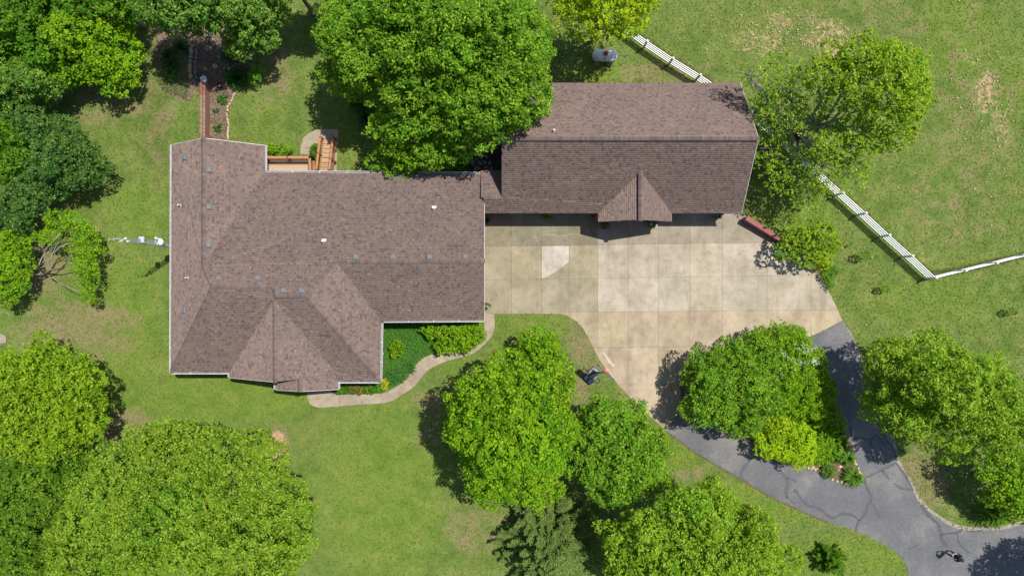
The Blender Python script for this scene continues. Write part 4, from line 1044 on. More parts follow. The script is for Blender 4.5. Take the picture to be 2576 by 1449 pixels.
def put_stone(name, px, py, rx, ry, hz, col, parent=None, rz=0, flat=False, z=0.0, label=None, cat=None, group=None):
    x_, y_ = G(px, py); me = random.choice(SLM if flat else STM)
    o = bpy.data.objects.new(name, me); C.objects.link(o); s_ = KPX * CAM_H
    if parent: o.parent = parent; L_ = wmat(parent).inverted() @ Vector((x_, y_, z + float(rise(np.array(x_), np.array(y_)))))
    else: L_ = Vector((x_, y_, z + float(rise(np.array(x_), np.array(y_)))))
    o.location = L_; o.rotation_euler = (random.uniform(-.06, .06), random.uniform(-.06, .06), rz); o.scale = (rx * s_, ry * s_, hz)
    o.color = (*col, 1)
    if label: tag(o, label, cat, group)
    return o
random.seed(11)
def z7(l): return [(a / 4.9628 + 480.9, b_ / 4.9628 + 68.7) for a, b_ in l]
edge = z7([(565, 793), (548, 825), (530, 850), (520, 880), (505, 922), (515, 905), (490, 955), (478, 965), (465, 985), (455, 1000), (455, 1035), (447, 1080), (452, 1105), (452, 1140), (458, 1165), (463, 1190), (470, 1215), (468, 1240), (462, 1262), (462, 1285), (458, 1310), (455, 1335), (458, 1355), (460, 1375), (461, 1398)])
for px_, py_ in edge:
    k = random.uniform(.8, 1.15)
    put_stone('edging_stone', px_, py_, random.uniform(2.2, 3.4), random.uniform(2.0, 3.0), random.uniform(.10, .16), (.48 * k, .37 * k, .23 * k), rz=random.uniform(0, 3), label='small pale tan stone in the thin winding edging row beside the bed', cat='stone', group='edging stones of the garden bed')
def z8(a, b_): return (a / 7.668 + 377.8, b_ / 7.668 + 68.7)
ROCKS = [(240, 360, 45, 35, 'orange-tan rock at the lawn edge of the shady bed'), (188, 485, 28, 26, 'pale cream rock at the west edge of the shady bed'), (515, 420, 45, 48, 'pinkish flat rock west of the daylily clump'), (650, 330, 58, 50, 'grey notched flat rock above the daylily clump'),
         (835, 330, 52, 50, 'tan round rock in the middle of the shady row of rocks'), (995, 340, 55, 52, 'dull brown rock next to the stone heap'), (1115, 420, 70, 75, 'large brown slab leaning on the stone heap'), (1200, 270, 60, 50, 'upper brown slab of the stone heap under the tree'), (1235, 350, 62, 48, 'dark grey rock in the stone heap'),
         (1370, 380, 40, 42, 'tan rounded rock at the end of the stone heap'), (1330, 410, 50, 45, 'dark rock below the rounded tan one in the stone heap'), (1425, 470, 30, 26, 'small grey-brown rock below the stone heap'), (1150, 160, 60, 55, 'grey rock half under the leaves above the stone heap'), (1330, 585, 44, 38, 'dark grey rock alone in the mulch'),
         (1255, 765, 60, 62, 'pinkish triangular flat stone in the mulch'), (1065, 820, 55, 50, 'grey-brown flat stone beside the low stone wall'), (1510, 740, 50, 35, 'dark flat rock among the orange stones'), (1535, 820, 50, 35, 'orange-tan rock above the big daylily clump'), (1440, 800, 40, 28, 'small tan rock left of the orange rocks'), (1480, 1105, 38, 60, 'tan broken rock under the big daylily clump'), (1575, 1085, 50, 48, 'salmon rock beside the big daylily clump')]
RCOL = {'orange': (.40, .25, .14), 'pale': (.48, .40, .28), 'pinkish': (.30, .20, .155), 'grey': (.20, .19, .165), 'tan': (.30, .22, .14), 'dull': (.18, .145, .115), 'large': (.20, .15, .115), 'upper': (.22, .175, .13), 'dark': (.15, .135, .115), 'small': (.20, .165, .13), 'grey-brown': (.19, .16, .13), 'salmon': (.42, .26, .17)}
for a, b_, rx_, ry_, lb in ROCKS:
    put_stone('garden_rock', *z8(a, b_), rx_ / 7.668, ry_ / 7.668, .34 if rx_ > 50 else .28, RCOL[lb.split()[0].split('-')[0] if lb.split()[0] != 'grey-brown' else 'grey-brown'], rz=random.uniform(0, 3), label=lb, cat='rock', group='rocks in the shady garden bed')
for (a, b_) in ((1700, 730), (1640, 690), (1600, 750), (1560, 790), (1690, 790), (1780, 640), (1820, 560), (1650, 640), (1880, 500), (1740, 700)):
    q = z8(a, b_); k = random.uniform(.8, 1.2); put_stone('cobble', q[0], q[1], random.uniform(2.2, 4), random.uniform(2, 3.2), .10, (.42 * k, .26 * k, .17 * k), rz=random.uniform(0, 3), label='small orange cobble in the loose strip curving under the tree', cat='stone', group='orange cobbles of the loose strip')
sw = empty('stone_wall', (*G(498, 165), 0.3), 'low dry stone wall of long weathered blocks in the shady bed', 'wall')
WCOL = ((.26, .21, .15), (.22, .20, .15), (.17, .155, .13), (.33, .22, .09), (.34, .20, .075), (.33, .23, .12))
for i, (a, b_, rx_, ry_) in enumerate(((890, 540, 32, 90), (885, 655, 36, 38), (875, 730, 38, 50), (872, 830, 34, 65), (868, 920, 34, 48), (888, 1010, 24, 48), (845, 420, 62, 22), (915, 440, 32, 30))):
    put_stone('stone', *z8(a, b_), rx_ / 7.668, ry_ / 7.668, .55, WCOL[min(i, 5)], parent=sw, z=.08)
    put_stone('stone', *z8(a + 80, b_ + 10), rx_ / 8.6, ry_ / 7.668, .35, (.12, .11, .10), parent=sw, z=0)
# courtyard flagstones
fs_ = bpy.data.objects.new('flagstone_patio', bpy.data.meshes.new('flagstone_patio')); C.objects.link(fs_)
b = MB(); b.prism(plan([(1150, 370), (1262, 356), (1262, 440), (1150, 440)]), -.05, .015); me = fs_.data; me.from_pydata([tuple(v) for v in b.v], [], b.f); me.materials.append(M['soil']); fs_['kind'] = 'structure'
def z9(a, b_): return (a / 12.054 + 1099.1, b_ / 12.054 + 343.5)
for poly in ([(1000, 300), (1130, 250), (1230, 330), (1260, 440), (1150, 470), (1060, 440)], [(740, 410), (850, 370), (860, 440), (790, 490)], [(900, 330), (960, 290), (1010, 390), (960, 450), (890, 440)], [(680, 520), (800, 500), (850, 570), (800, 630), (740, 630)], [(920, 560), (1000, 480), (1090, 500), (1120, 590), (1060, 650), (930, 620)], [(1140, 490), (1290, 470), (1300, 540), (1180, 610)],
             [(1260, 620), (1320, 550), (1390, 650), (1390, 710), (1310, 690)], [(1410, 560), (1490, 545), (1560, 620), (1540, 690), (1420, 620)], [(1330, 460), (1370, 470), (1400, 550), (1360, 550)], [(770, 700), (900, 640), (970, 700), (960, 830), (850, 800)], [(1130, 660), (1210, 660), (1260, 700), (1180, 750)], [(1010, 850), (1080, 700), (1160, 770), (1110, 920), (1060, 950)], [(1220, 780), (1300, 730), (1410, 860), (1350, 890), (1240, 840)],
             [(1390, 740), (1450, 720), (1510, 790), (1510, 860), (1440, 830)], [(1530, 860), (1590, 750), (1640, 750), (1660, 810), (1600, 880)], [(1110, 980), (1190, 870), (1340, 960), (1330, 1020), (1130, 1060)], [(1390, 930), (1420, 900), (1570, 910), (1560, 1010), (1480, 1010)], [(1590, 970), (1650, 910), (1720, 950), (1700, 1040), (1590, 1030)], [(560, 420), (680, 430), (690, 500), (600, 510)], [(620, 640), (720, 650), (740, 720), (640, 730)]):
    q = [z9(*p) for p in poly]; cx_ = sum(p[0] for p in q) / len(q); cy_ = sum(p[1] for p in q) / len(q)
    b = MB(); b.prism(plan(q), 0.0, .05 + random.uniform(0, .015)); o = b.build('flagstone', M['stone'], fs_); k = random.uniform(.8, 1.15); o.color = (.235 * k, .215 * k, .175 * k, 1)
# border stones round the tip of the planting bed
tip = [(1270, 565), (1290, 590), (1308, 605), (1325, 640), (1345, 680), (1350, 710), (1335, 740), (1312, 752), (1290, 755), (1268, 762), (1300, 580), (1330, 665), (1228, 752), (1200, 745), (1030, 655), (1000, 648), (975, 640), (950, 636), (1060, 672), (1015, 640), (985, 628), (1165, 735), (1130, 722), (1190, 625), (1175, 650)]
for a, b_ in tip:
    k = random.uniform(.8, 1.15); put_stone('border_stone', a / 3 + 1716.5, b_ / 3 + 964.5, random.uniform(3, 5), random.uniform(2.6, 4), .18, (.42 * k, .32 * k, .19 * k), rz=random.uniform(0, 3), z=.03, label='tan block in the stone border at the pointed tip of the planting bed', cat='stone', group='border stones of the planting bed')
put_stone('garden_rock', 8, 853, 12, 14, .45, (.26, .23, .185), label='big pale boulder at the far west edge of the lawn', cat='rock')
# small ornament on the brick wall end, white stake, markers
ox, oy = G(512, 199.5, .8); orn = empty('garden_ornament', (ox, oy, .45), 'pale grey rounded stone ornament at the end of the brick wall', 'ornament')
m_ = MB(); m_.lathe([(.12, 0), (.12, .2), (.06, .24), (.07, .3), (.2, .36), (.23, .42), (.17, .43), (.05, .40)], (ox, oy, .40), 14); o = m_.build('bowl', M['stone'], orn, True); o.color = (.50, .53, .55, 1)
m_ = MB(); m_.box((ox - .1, oy + .05, .86), (.22, .10, .07), Matrix.Rotation(.5, 3, 'Z')); o = m_.build('perched_bird', M['stone'], orn); o.color = (.55, .58, .60, 1)
sx_, sy_ = G(711, 378, 0); m_ = MB(); m_.tube([(sx_, sy_, 0), (sx_ - .02, sy_ + .03, .75)], [.03, .028], 8); tag(m_.build('marker_stake', M['pipe']), 'thin white plastic stake in the lawn beside the deck', 'stake')

# ------------------------------------------------------------------ vegetation
PALS = {   # (leaf, leaf, pale new leaf, share of new leaves)
 'maple':  ((0.066, 0.178, 0.009), (0.145, 0.310, 0.015), (0.270, 0.430, 0.030), .28),
 'bright': ((0.078, 0.205, 0.006), (0.165, 0.345, 0.008), (0.280, 0.440, 0.012), .32),
 'yellow': ((0.165, 0.290, 0.007), (0.285, 0.440, 0.009), (0.440, 0.520, 0.015), .32),
 'mid':    ((0.065, 0.150, 0.010), (0.120, 0.245, 0.014), (0.220, 0.350, 0.030), .25),
 'chartreuse': ((0.175, 0.330, 0.007), (0.310, 0.510, 0.009), (0.440, 0.600, 0.015), .36),
 'lime':   ((0.110, 0.220, 0.008), (0.205, 0.355, 0.012), (0.330, 0.450, 0.026), .30),
 'oak':    ((0.098, 0.205, 0.010), (0.190, 0.350, 0.013), (0.330, 0.470, 0.040), .34),
 'wide':   ((0.095, 0.200, 0.010), (0.180, 0.320, 0.014), (0.300, 0.420, 0.050), .30),
 'dull':   ((0.062, 0.155, 0.018), (0.125, 0.265, 0.030), (0.260, 0.400, 0.070), .28),
 'dark':   ((0.040, 0.110, 0.020), (0.075, 0.180, 0.032), (0.190, 0.290, 0.050), .20),
 'deep':   ((0.052, 0.150, 0.009), (0.100, 0.245, 0.012), (0.190, 0.350, 0.020), .24),
 'juniper':((0.105, 0.178, 0.042), (0.170, 0.255, 0.060), (0.245, 0.330, 0.085), .25),
 'gold':   ((0.36, 0.36, 0.010), (0.50, 0.50, 0.015), (0.60, 0.58, 0.03), .3),
 'bed':    ((0.065, 0.215, 0.024), (0.100, 0.285, 0.032), (0.150, 0.340, 0.045), .25)}
def leaf_quads(rng, pos, nrm, L, W, col):
    """one folded pointed leaf per position"""
    n = len(pos); t = rng.normal(size=(n, 3)); t -= (t * nrm).sum(1, keepdims=True) * nrm; t /= np.linalg.norm(t, axis=1, keepdims=True) + 1e-9
    b = np.cross(nrm, t); l = (L * rng.uniform(.65, 1.3, n))[:, None]; w = (W * rng.uniform(.7, 1.25, n))[:, None]
    v = np.stack([pos - t * l * .5, pos + b * w * .5 - nrm * w * .12, pos + t * l * .5 - nrm * l * .1, pos - b * w * .5 - nrm * w * .12], 1)
    return v, col
def lobe_leaves(rng, lobes, pal, clump=.55, leaf=.20, dens=1.0, aspect=.62, gap=0.0, fill=.35, low=-.35):
    c0, c1, c2, sh_ = PALS[pal] if isinstance(pal, str) else pal
    c0, c1, c2 = map(np.array, (c0, c1, c2)); Vs, Cs = [], []
    cen = np.array([l[:3] for l in lobes]); rad = np.array([l[3:6] for l in lobes])
    for li, (x, y, z, rx, ry, rz) in enumerate(lobes):
        area = 4 * math.pi * (((rx * ry) ** 1.6 + (rx * rz) ** 1.6 + (ry * rz) ** 1.6) / 3) ** (1 / 1.6)
        nC = max(6, int(area * .72 / (clump * clump * 1.15) * (1 - gap)))
        d = rng.normal(size=(nC * 2, 3)); d /= np.linalg.norm(d, axis=1, keepdims=True); d = d[d[:, 2] > low][:nC]
        # lumpy surface: low frequency swelling so the outline is uneven
        ph = rng.uniform(0, 6.28, 6); sw_ = 1 + .07 * np.sin(3 * d[:, 0] * 2 + ph[0]) + .07 * np.sin(3.3 * d[:, 1] * 2 + ph[1]) + .05 * np.sin(7 * d[:, 0] + 5 * d[:, 1] + ph[2])
        rr = sw_ * rng.uniform(.80, 1.02, len(d))
        cc = np.array([x, y, z]) + d * np.array([rx, ry, rz]) * rr[:, None]
        # drop clumps that would sit deep in another lobe
        inn = np.zeros(len(cc), bool)
        for lj in range(len(lobes)):
            if lj != li: inn |= ((((cc - cen[lj]) / rad[lj]) ** 2).sum(1) < .55)
        cc, d2 = cc[~inn], d[~inn]
        if not len(cc): continue
        cr = clump * rng.uniform(.6, 1.35, len(cc)); nl = np.maximum(4, (dens * 2.6 * (cr / leaf) ** 2 / aspect).astype(int))
        ci = np.repeat(np.arange(len(cc)), nl); n = len(ci)
        e = rng.normal(size=(n, 3)); e += d2[ci] * .8 + np.array([0, 0, .7]); e /= np.linalg.norm(e, axis=1, keepdims=True)
        p = cc[ci] + e * (cr[ci] * rng.uniform(.25, 1.0, n) ** .5)[:, None] * np.array([1, 1, .62])
        nr = e * .75 + np.array([.12, .08, .60]) + rng.normal(size=(n, 3)) * .38; nr /= np.linalg.norm(nr, axis=1, keepdims=True)
        ct = rng.uniform(0, 1, len(cc)); t = np.clip(ct[ci] * .65 + rng.uniform(0, .5, n), 0, 1)[:, None]
        lt = rng.uniform(.80, 1.16); lh = rng.normal(0, .05)
        col = (c0 + (c1 - c0) * t) * lt * np.array([1 + lh * 1.6, 1 + lh * .3, 1.0]); nw = (rng.uniform(0, 1, n) < sh_ * (.4 + 1.2 * ct[ci]))[:, None]
        col = np.where(nw, c2 * rng.uniform(.8, 1.1, (n, 1)), col) * rng.uniform(.82, 1.15, (n, 1))
        v, c = leaf_quads(rng, p, nr, leaf, leaf * aspect, col); Vs.append(v); Cs.append(c)
        nf = int(area * fill * dens * .5 / (leaf * leaf * aspect * .5))
        if nf:
            d = rng.normal(size=(nf, 3)); d /= np.linalg.norm(d, axis=1, keepdims=True); d[:, 2] = np.abs(d[:, 2]) * .9 - .25
            p = np.array([x, y, z]) + d * np.array([rx, ry, rz]) * rng.uniform(.45, .86, (nf, 1))
            nr = rng.normal(size=(nf, 3)) * .6 + np.array([0, 0, .9]); nr /= np.linalg.norm(nr, axis=1, keepdims=True)
            v, c = leaf_quads(rng, p, nr, leaf * 1.1, leaf * aspect * 1.1, (c0 + (c1 - c0) * rng.uniform(0, .7, (nf, 1)))); Vs.append(v); Cs.append(c)
    return np.concatenate(Vs), np.concatenate(Cs)
def boughs(rng, lobes, size, open_crown=False):
    """break each lobe into rounded boughs with gaps between them"""
    out = []
    for (x, y, z, rx, ry, rz) in lobes:
        r = (rx * ry) ** .5; rx, ry = rx * .97, ry * .97
        if r < size * 1.25: out.append((x, y, z, rx, ry, rz)); continue
        n = int(6.5 * (rx * ry + rx * rz + ry * rz) / 3 / size ** 2 * .62) + 3; pts = []
        for k in range(n * 12):
            d = rng.normal(size=3); d /= np.linalg.norm(d)
            if d[2] < -.25: continue
            f = rng.uniform(.70, 1.04) if rng.uniform() > .18 else rng.uniform(1.04, 1.28); p = np.array([d[0] * max(rx - size * .52, .2), d[1] * max(ry - size * .52, .2), d[2] * max(rz - size * .5, .15)]) * f
            if all(np.linalg.norm(p - q) > size * 1.10 for q in pts): pts.append(p)
            if len(pts) >= n: break
        for k in range(int(n * .4) if size > .8 and not open_crown else 0):
            # loose sprigs that fray the outline
            a = rng.uniform(0, 6.283); f = rng.uniform(.98, 1.22); q = size * rng.uniform(.18, .42)
            sx_, sy_ = x + math.cos(a) * rx * f, y + math.sin(a) * ry * f
            if any(((sx_ - l[0]) / l[3]) ** 2 + ((sy_ - l[1]) / l[4]) ** 2 < .95 for l in lobes): continue
            out.append((sx_, sy_, z + rz * rng.uniform(-.25, .25), q * rng.uniform(.8, 1.5), q * rng.uniform(.8, 1.5), q * .7))
        for p in pts:
            k = size * rng.uniform(.58, 1.22); out.append((x + p[0], y + p[1], z + p[2], k * rng.uniform(.8, 1.2), k * rng.uniform(.8, 1.2), k * .74))
    return out
def leaf_object(name, V, Cc, parent):
    n = len(V); V = V.copy(); V[:, :, 2] = np.maximum(V[:, :, 2], .03)
    return npmesh(name, V.reshape(-1, 3), np.arange(n * 4).reshape(n, 4), Cc, M['leaf'], parent)
def W_(l):
    """(px, py, rpx, rpy, z, rz) -> world ellipsoid; outline as surveyed at mid height"""
    px, py, rx, ry, z, rz = l; s_ = KPX * (CAM_H - z - rz * .2); x, y = G(px, py, z + rz * .2); return (x, y, z, rx * s_, ry * s_, rz)
def limb_path(rng, a, b_, n=4, wob=.12):
    a, b_ = Vector(a), Vector(b_); L_ = (b_ - a).length; out = []
    for i in range(n + 1):
        t = i / n; p = a.lerp(b_, t); p.z = a.z + (b_.z - a.z) * t ** .8
        if 0 < i < n: p += Vector(rng.normal(size=3)) * wob * L_ / n
        out.append(p)
    return out
TREES = 0
def tree(label, lobes, pal, base=None, kind='tree', cat='tree', group='trees round the house', clump=.55, leaf=.20, dens=1.0, aspect=.62, gap=0.0, fill=.35, trunk_r=.17, twigs=1, bark='bark', low=-.35, lobesw=None, bough=None, limbs=True):
    global TREES; TREES += 1
    rng = np.random.default_rng(100 + TREES)
    Wl = lobesw or [W_(l) for l in lobes]
    if base is None:
        a = np.array([l[3] * l[4] for l in Wl]); bx_ = float(sum(l[0] * w for l, w in zip(Wl, a)) / a.sum()); by_ = float(sum(l[1] * w for l, w in zip(Wl, a)) / a.sum())
    else: bx_, by_ = G(*base)
    bz_ = float(rise(np.array(bx_), np.array(by_)))
    root = empty(kind, (bx_, by_, bz_), label, cat, group)
    zmin = min(l[2] for l in Wl); m_ = MB(); fork = Vector((bx_, by_, max(bz_ + .3, zmin * .42)))
    m_.tube([(bx_, by_, bz_ - .1), (bx_, by_, bz_ + .15), fork], [trunk_r * 1.35, trunk_r, trunk_r * .8], 8)
    for l in (Wl if limbs else []):
        c_ = Vector(l[:3]); pth = limb_path(rng, fork, c_, 4); r0 = trunk_r * .55
        m_.tube(pth, [r0 * (1 - .7 * i / 4) for i in range(5)], 6)
        for k in range(int(twigs * 5)):
            d = Vector(rng.normal(size=3)); d.z = abs(d.z) * .6; d.normalize()
            e = c_ + Vector((d.x * l[3], d.y * l[4], d.z * l[5])) * rng.uniform(.7, .95); s0 = pth[2].lerp(pth[4], rng.uniform(0, 1))
            q = limb_path(rng, s0, e, 3, .2); m_.tube(q, [r0 * .30, r0 * .22, r0 * .14, r0 * .05], 4, False)
    m_.build('trunk', M[bark], root, True)
    big = max((l[3] * l[4]) ** .5 for l in Wl)
    if bough is None: bough = .95 if big > 1.9 else (.55 if big > .9 else 0)
    Bl = boughs(rng, Wl, bough, gap > .2) if bough else Wl
    V, Cc = lobe_leaves(rng, Bl, pal, clump * (.62 if bough else 1), leaf, dens, aspect, gap, fill * .35, low)
    leaf_object('crown', V, Cc, root)
    return root
GT = 'trees round the house'
# north-west trees
tree('broad mid-green tree cut by the north-west corner of the view', [(50, 60, 120, 95, 4.05, 3.2), (-40, 150, 90, 90, 3.51, 3), (130, 20, 90, 60, 3.78, 2.6)], 'deep', clump=.6)
tree('bright yellow-green maple in the north-west, rounded crown edging the lawn', [(205, 105, 85, 75, 2.79, 2.8), (275, 140, 58, 75, 2.42, 2.4), (230, 60, 75, 50, 2.79, 2.2), (160, 150, 80, 60, 2.42, 2.2), (120, 190, 70, 45, 2.09, 1.8), (285, 85, 45, 45, 2.33, 1.8)], 'bright', clump=.5, leaf=.19)
tree('dim green tree at the top edge behind the bright north-west maple', [(255, 12, 85, 45, 3.85, 2.2), (320, -10, 45, 35, 3.5, 1.8)], 'deep', clump=.5)
tree('low mottled green tree at the west edge under the north-west maple', [(15, 205, 60, 42, 4, 1.6), (75, 205, 60, 35, 4, 1.6)], 'dull', clump=.45, leaf=.17)
tree('dull grey-green tree leaning over the shady garden bed', [(450, 10, 92, 60, 6.2, 2.4), (535, 8, 70, 55, 6.5, 2.4), (470, 58, 70, 26, 5.6, 1.4), (405, 5, 42, 38, 5.6, 1.8)], 'dull', clump=.45, leaf=.17)
tree('paler speckled tree just east of the stone heap in the shady bed', [(630, 42, 68, 60, 4.4, 2.2), (612, 105, 34, 40, 3.6, 1.4), (655, 85, 34, 34, 3.8, 1.4)], 'dull', clump=.4, leaf=.17)
tree('tree standing beyond the top edge whose shade falls on the rear lawn', [(705, -70, 70, 50, 6, 2.4), (740, -60, 40, 34, 6, 2)], 'deep')
tree('second tree beyond the top edge shading the lawn by the big maple', [(810, -75, 60, 55, 6, 2.4)], 'deep')
# great central maple and the growth under it
tree('huge bright green maple overhanging the garage roof at top centre', [(1130, 95, 175, 120, 9, 3.6), (1268, 165, 100, 100, 8, 3.2), (1010, 50, 110, 85, 9, 3.2), (1215, 265, 115, 85, 7.4, 2.8), (1100, 225, 105, 75, 7.4, 2.6), (1250, 60, 110, 80, 8.2, 3), (1165, 285, 62, 44, 6.4, 2.0), (1312, 222, 60, 62, 7.2, 2.4), (1272, 288, 46, 36, 6.6, 1.6)], 'maple', clump=.6, leaf=.185, trunk_r=.30)
tree('tall bright maple just west of the huge maple above the rear lawn', [(925, 105, 105, 90, 7.4, 3), (880, 60, 60, 70, 7, 2.4), (940, 30, 90, 70, 8, 2.6), (880, 165, 60, 60, 6, 2.2), (905, 210, 42, 34, 5, 1.6), (990, 150, 70, 70, 7.4, 2.4)], 'maple', clump=.56, leaf=.185, trunk_r=.22)
tree('dark green understorey tree below the huge maple near the courtyard', [(1035, 285, 95, 70, 6.0, 2.2), (1125, 335, 75, 52, 5.2, 1.8), (985, 320, 46, 55, 5.2, 1.7), (1060, 365, 70, 42, 4.6, 1.5), (1130, 300, 50, 45, 5.6, 1.6)], 'maple', clump=.5)
tree('clipped green hedge with a straight west face below the huge maple', [(973, 388, 36, 46, 2.6, 1.3), (973, 335, 36, 40, 2.6, 1.3), (1025, 395, 45, 38, 2.6, 1.4), (1100, 390, 45, 36, 2.4, 1.3)], 'maple', kind='hedge', cat='hedge', group=None, clump=.35, leaf=.15, trunk_r=.06)
tree('yellow-green shrub glowing beside the house eave below the huge maple', [(1045, 400, 55, 24, 3.9, .8), (1085, 396, 30, 26, 3.8, .7)], 'bright', kind='shrub', cat='shrub', group='shrubs round the house', clump=.3, leaf=.15, trunk_r=.05)
tree('sparse yellow leaved tree at the top edge near the white fence', [(1445, 20, 58, 60, 5.2, 2), (1535, 30, 85, 62, 6, 2.4), (1600, 5, 45, 40, 6, 2), (1510, -25, 90, 50, 6.4, 2.2), (1575, 62, 34, 24, 4.4, 1.0)], 'yellow', clump=.42, leaf=.17, gap=.35, dens=.8, fill=.12, bark='barkpale')
# sparse yellow-green tree east of the garage
tree('open yellow-green tree with bare grey limbs, east of the garage',
     [(2205, 215, 95, 95, 8.6, 2.6), (2265, 235, 60, 105, 8, 2.2), (2120, 160, 70, 50, 8.2, 1.8), (2215, 315, 75, 60, 7.4, 2), (2085, 195, 55, 45, 8, 1.6), (2190, 140, 80, 35, 8, 1.5), (2150, 350, 60, 40, 6.6, 1.4)], 'lime', base=(1996, 346), clump=.46, leaf=.19, gap=.30, dens=.95, fill=.05, trunk_r=.24, twigs=2.2, bark='barkpale', low=-.2)
tree('thin leafed western boughs of the open tree beside the garage gable',
     [(1985, 190, 70, 55, 7, 1.4), (1955, 270, 56, 66, 5.4, 1.4), (2040, 290, 60, 46, 6, 1.2), (1935, 370, 50, 80, 3.6, 1.4), (1990, 430, 60, 60, 3.6, 1.5), (2075, 420, 70, 60, 4.8, 1.6), (2140, 430, 55, 40, 5.4, 1.2), (1875, 185, 22, 24, 6, .7), (2040, 500, 45, 40, 3.4, 1.1), (1920, 290, 40, 60, 3.6, 1.4)], 'oak', base=(1985, 356), clump=.38, leaf=.155, gap=.70, dens=.72, fill=.03, trunk_r=.20, twigs=3, bark='barkpale', low=-.2)
# south-east oaks
tree('large yellow-green oak on the lawn east of the asphalt drive', [(2340, 950, 115, 85, 7.4, 2.8), (2440, 990, 110, 95, 7.4, 2.8), (2280, 1020, 75, 70, 6.2, 2.4), (2400, 1075, 105, 62, 6.4, 2.2), (2230, 920, 62, 55, 5.6, 1.8), (2520, 1060, 70, 90, 7, 2.4), (2350, 870, 45, 40, 6, 1.5), (2215, 1030, 50, 36, 5, 1.2), (2400, 1135, 50, 30, 5, 1.2)], 'oak', clump=.42, leaf=.155, gap=.18, trunk_r=.25)
tree('low green tree at the east edge above the spiky grass', [(2535, 1195, 62, 62, 3.2, 1.6), (2565, 1260, 40, 50, 3, 1.4), (2510, 1240, 30, 38, 2.6, 1.1)], 'bright', clump=.38, leaf=.17)
tree('tree outside the south-east corner whose shade falls on the asphalt', [(2880, 1520, 105, 95, 7, 2.8), (2850, 1440, 50, 46, 6.6, 1.8)], 'oak', gap=.15)
# southern maples
tree('tall bright green maple on the south lawn, left of its smaller twin', [(1285, 1010, 120, 80, 7.4, 2.8), (1205, 1060, 74, 84, 6.2, 2.4), (1300, 1120, 115, 90, 7.6, 2.8), (1365, 1060, 62, 80, 6.6, 2.2), (1230, 1170, 70, 70, 6, 2.2), (1330, 1205, 85, 60, 6, 2), (1270, 945, 65, 40, 6, 1.6), (1235, 1250, 36, 26, 5, 1), (1385, 970, 40, 50, 5.6, 1.6)], 'bright', clump=.5, leaf=.18, trunk_r=.22)
tree('smaller rounded green maple between the tall maple and the asphalt', [(1545, 1085, 92, 70, 6, 2.4), (1610, 1140, 66, 80, 5.4, 2), (1482, 1140, 60, 84, 5.4, 2), (1555, 1185, 90, 65, 5.6, 2.2), (1545, 1240, 60, 34, 4.6, 1.2), (1655, 1205, 34, 28, 4.6, 1)], 'maple', clump=.5, leaf=.175)
tree('dense bright bush on the lawn north of the tall maple', [(1362, 875, 50, 42, 2.2, 1.5), (1372, 925, 50, 45, 2.2, 1.5), (1335, 905, 34, 50, 1.9, 1.2)], 'bright', kind='shrub', cat='shrub', group='shrubs round the house', clump=.32, leaf=.17, trunk_r=.07)
tree('bright green maple at the bottom edge east of the conifer', [(1755, 1300, 90, 70, 7, 2.6), (1660, 1350, 95, 75, 6.6, 2.4), (1840, 1370, 95, 80, 6.6, 2.4), (1760, 1430, 130, 80, 7.4, 2.6), (1560, 1340, 58, 44, 5.6, 1.6), (1620, 1440, 80, 60, 6, 2), (1950, 1430, 60, 45, 5.6, 1.6), (1790, 1240, 36, 34, 5.6, 1.2), (1880, 1310, 40, 36, 5.8, 1.2)], 'oak', clump=.42, leaf=.155, trunk_r=.24)
# south-west
tree('very wide light green tree filling the bottom left of the view', [(430, 1180, 150, 95, 6.6, 2.6), (310, 1250, 120, 95, 6.4, 2.4), (600, 1260, 140, 110, 6.8, 2.8), (450, 1320, 180, 120, 8.6, 3.2), (245, 1380, 105, 95, 6.2, 2.2), (560, 1130, 70, 50, 5.4, 1.6), (600, 1390, 150, 90, 7.6, 3.0), (700, 1240, 70, 80, 5.8, 2), (490, 1090, 50, 36, 5.2, 1.2), (385, 1110, 70, 48, 5.4, 1.5), (640, 1110, 40, 34, 4.8, 1.2), (738, 1320, 44, 60, 5.2, 1.8), (185, 1440, 60, 50, 5.4, 1.6)], 'wide', clump=.5, leaf=.155, trunk_r=.32, fill=.4, bough=1.25)
tree('yellowish oak at the west edge, north of the very wide tree', [(125, 950, 105, 70, 4.8, 2.2), (55, 1010, 105, 90, 4.8, 2.4), (185, 1035, 70, 76, 4.48, 2), (110, 880, 44, 40, 4.0, 1.2), (95, 1095, 105, 60, 4.48, 1.8), (222, 985, 36, 40, 4.0, 1.2), (20, 930, 50, 40, 4.0, 1.4)], 'lime', clump=.38, leaf=.16, gap=.36, bough=.7)
tree('broad mid-green tree at the west edge south of the yellowish oak', [(95, 1190, 120, 85, 3.5, 2.2), (60, 1290, 140, 105, 3.78, 2.4), (180, 1185, 52, 64, 2.8, 1.6), (150, 1320, 62, 85, 3.22, 1.8), (60, 1410, 110, 70, 3.5, 2), (40, 1140, 80, 50, 3.36, 1.8)], ((.060, .142, .009), (.110, .232, .012), (.200, .330, .025), .25), clump=.42, leaf=.16)
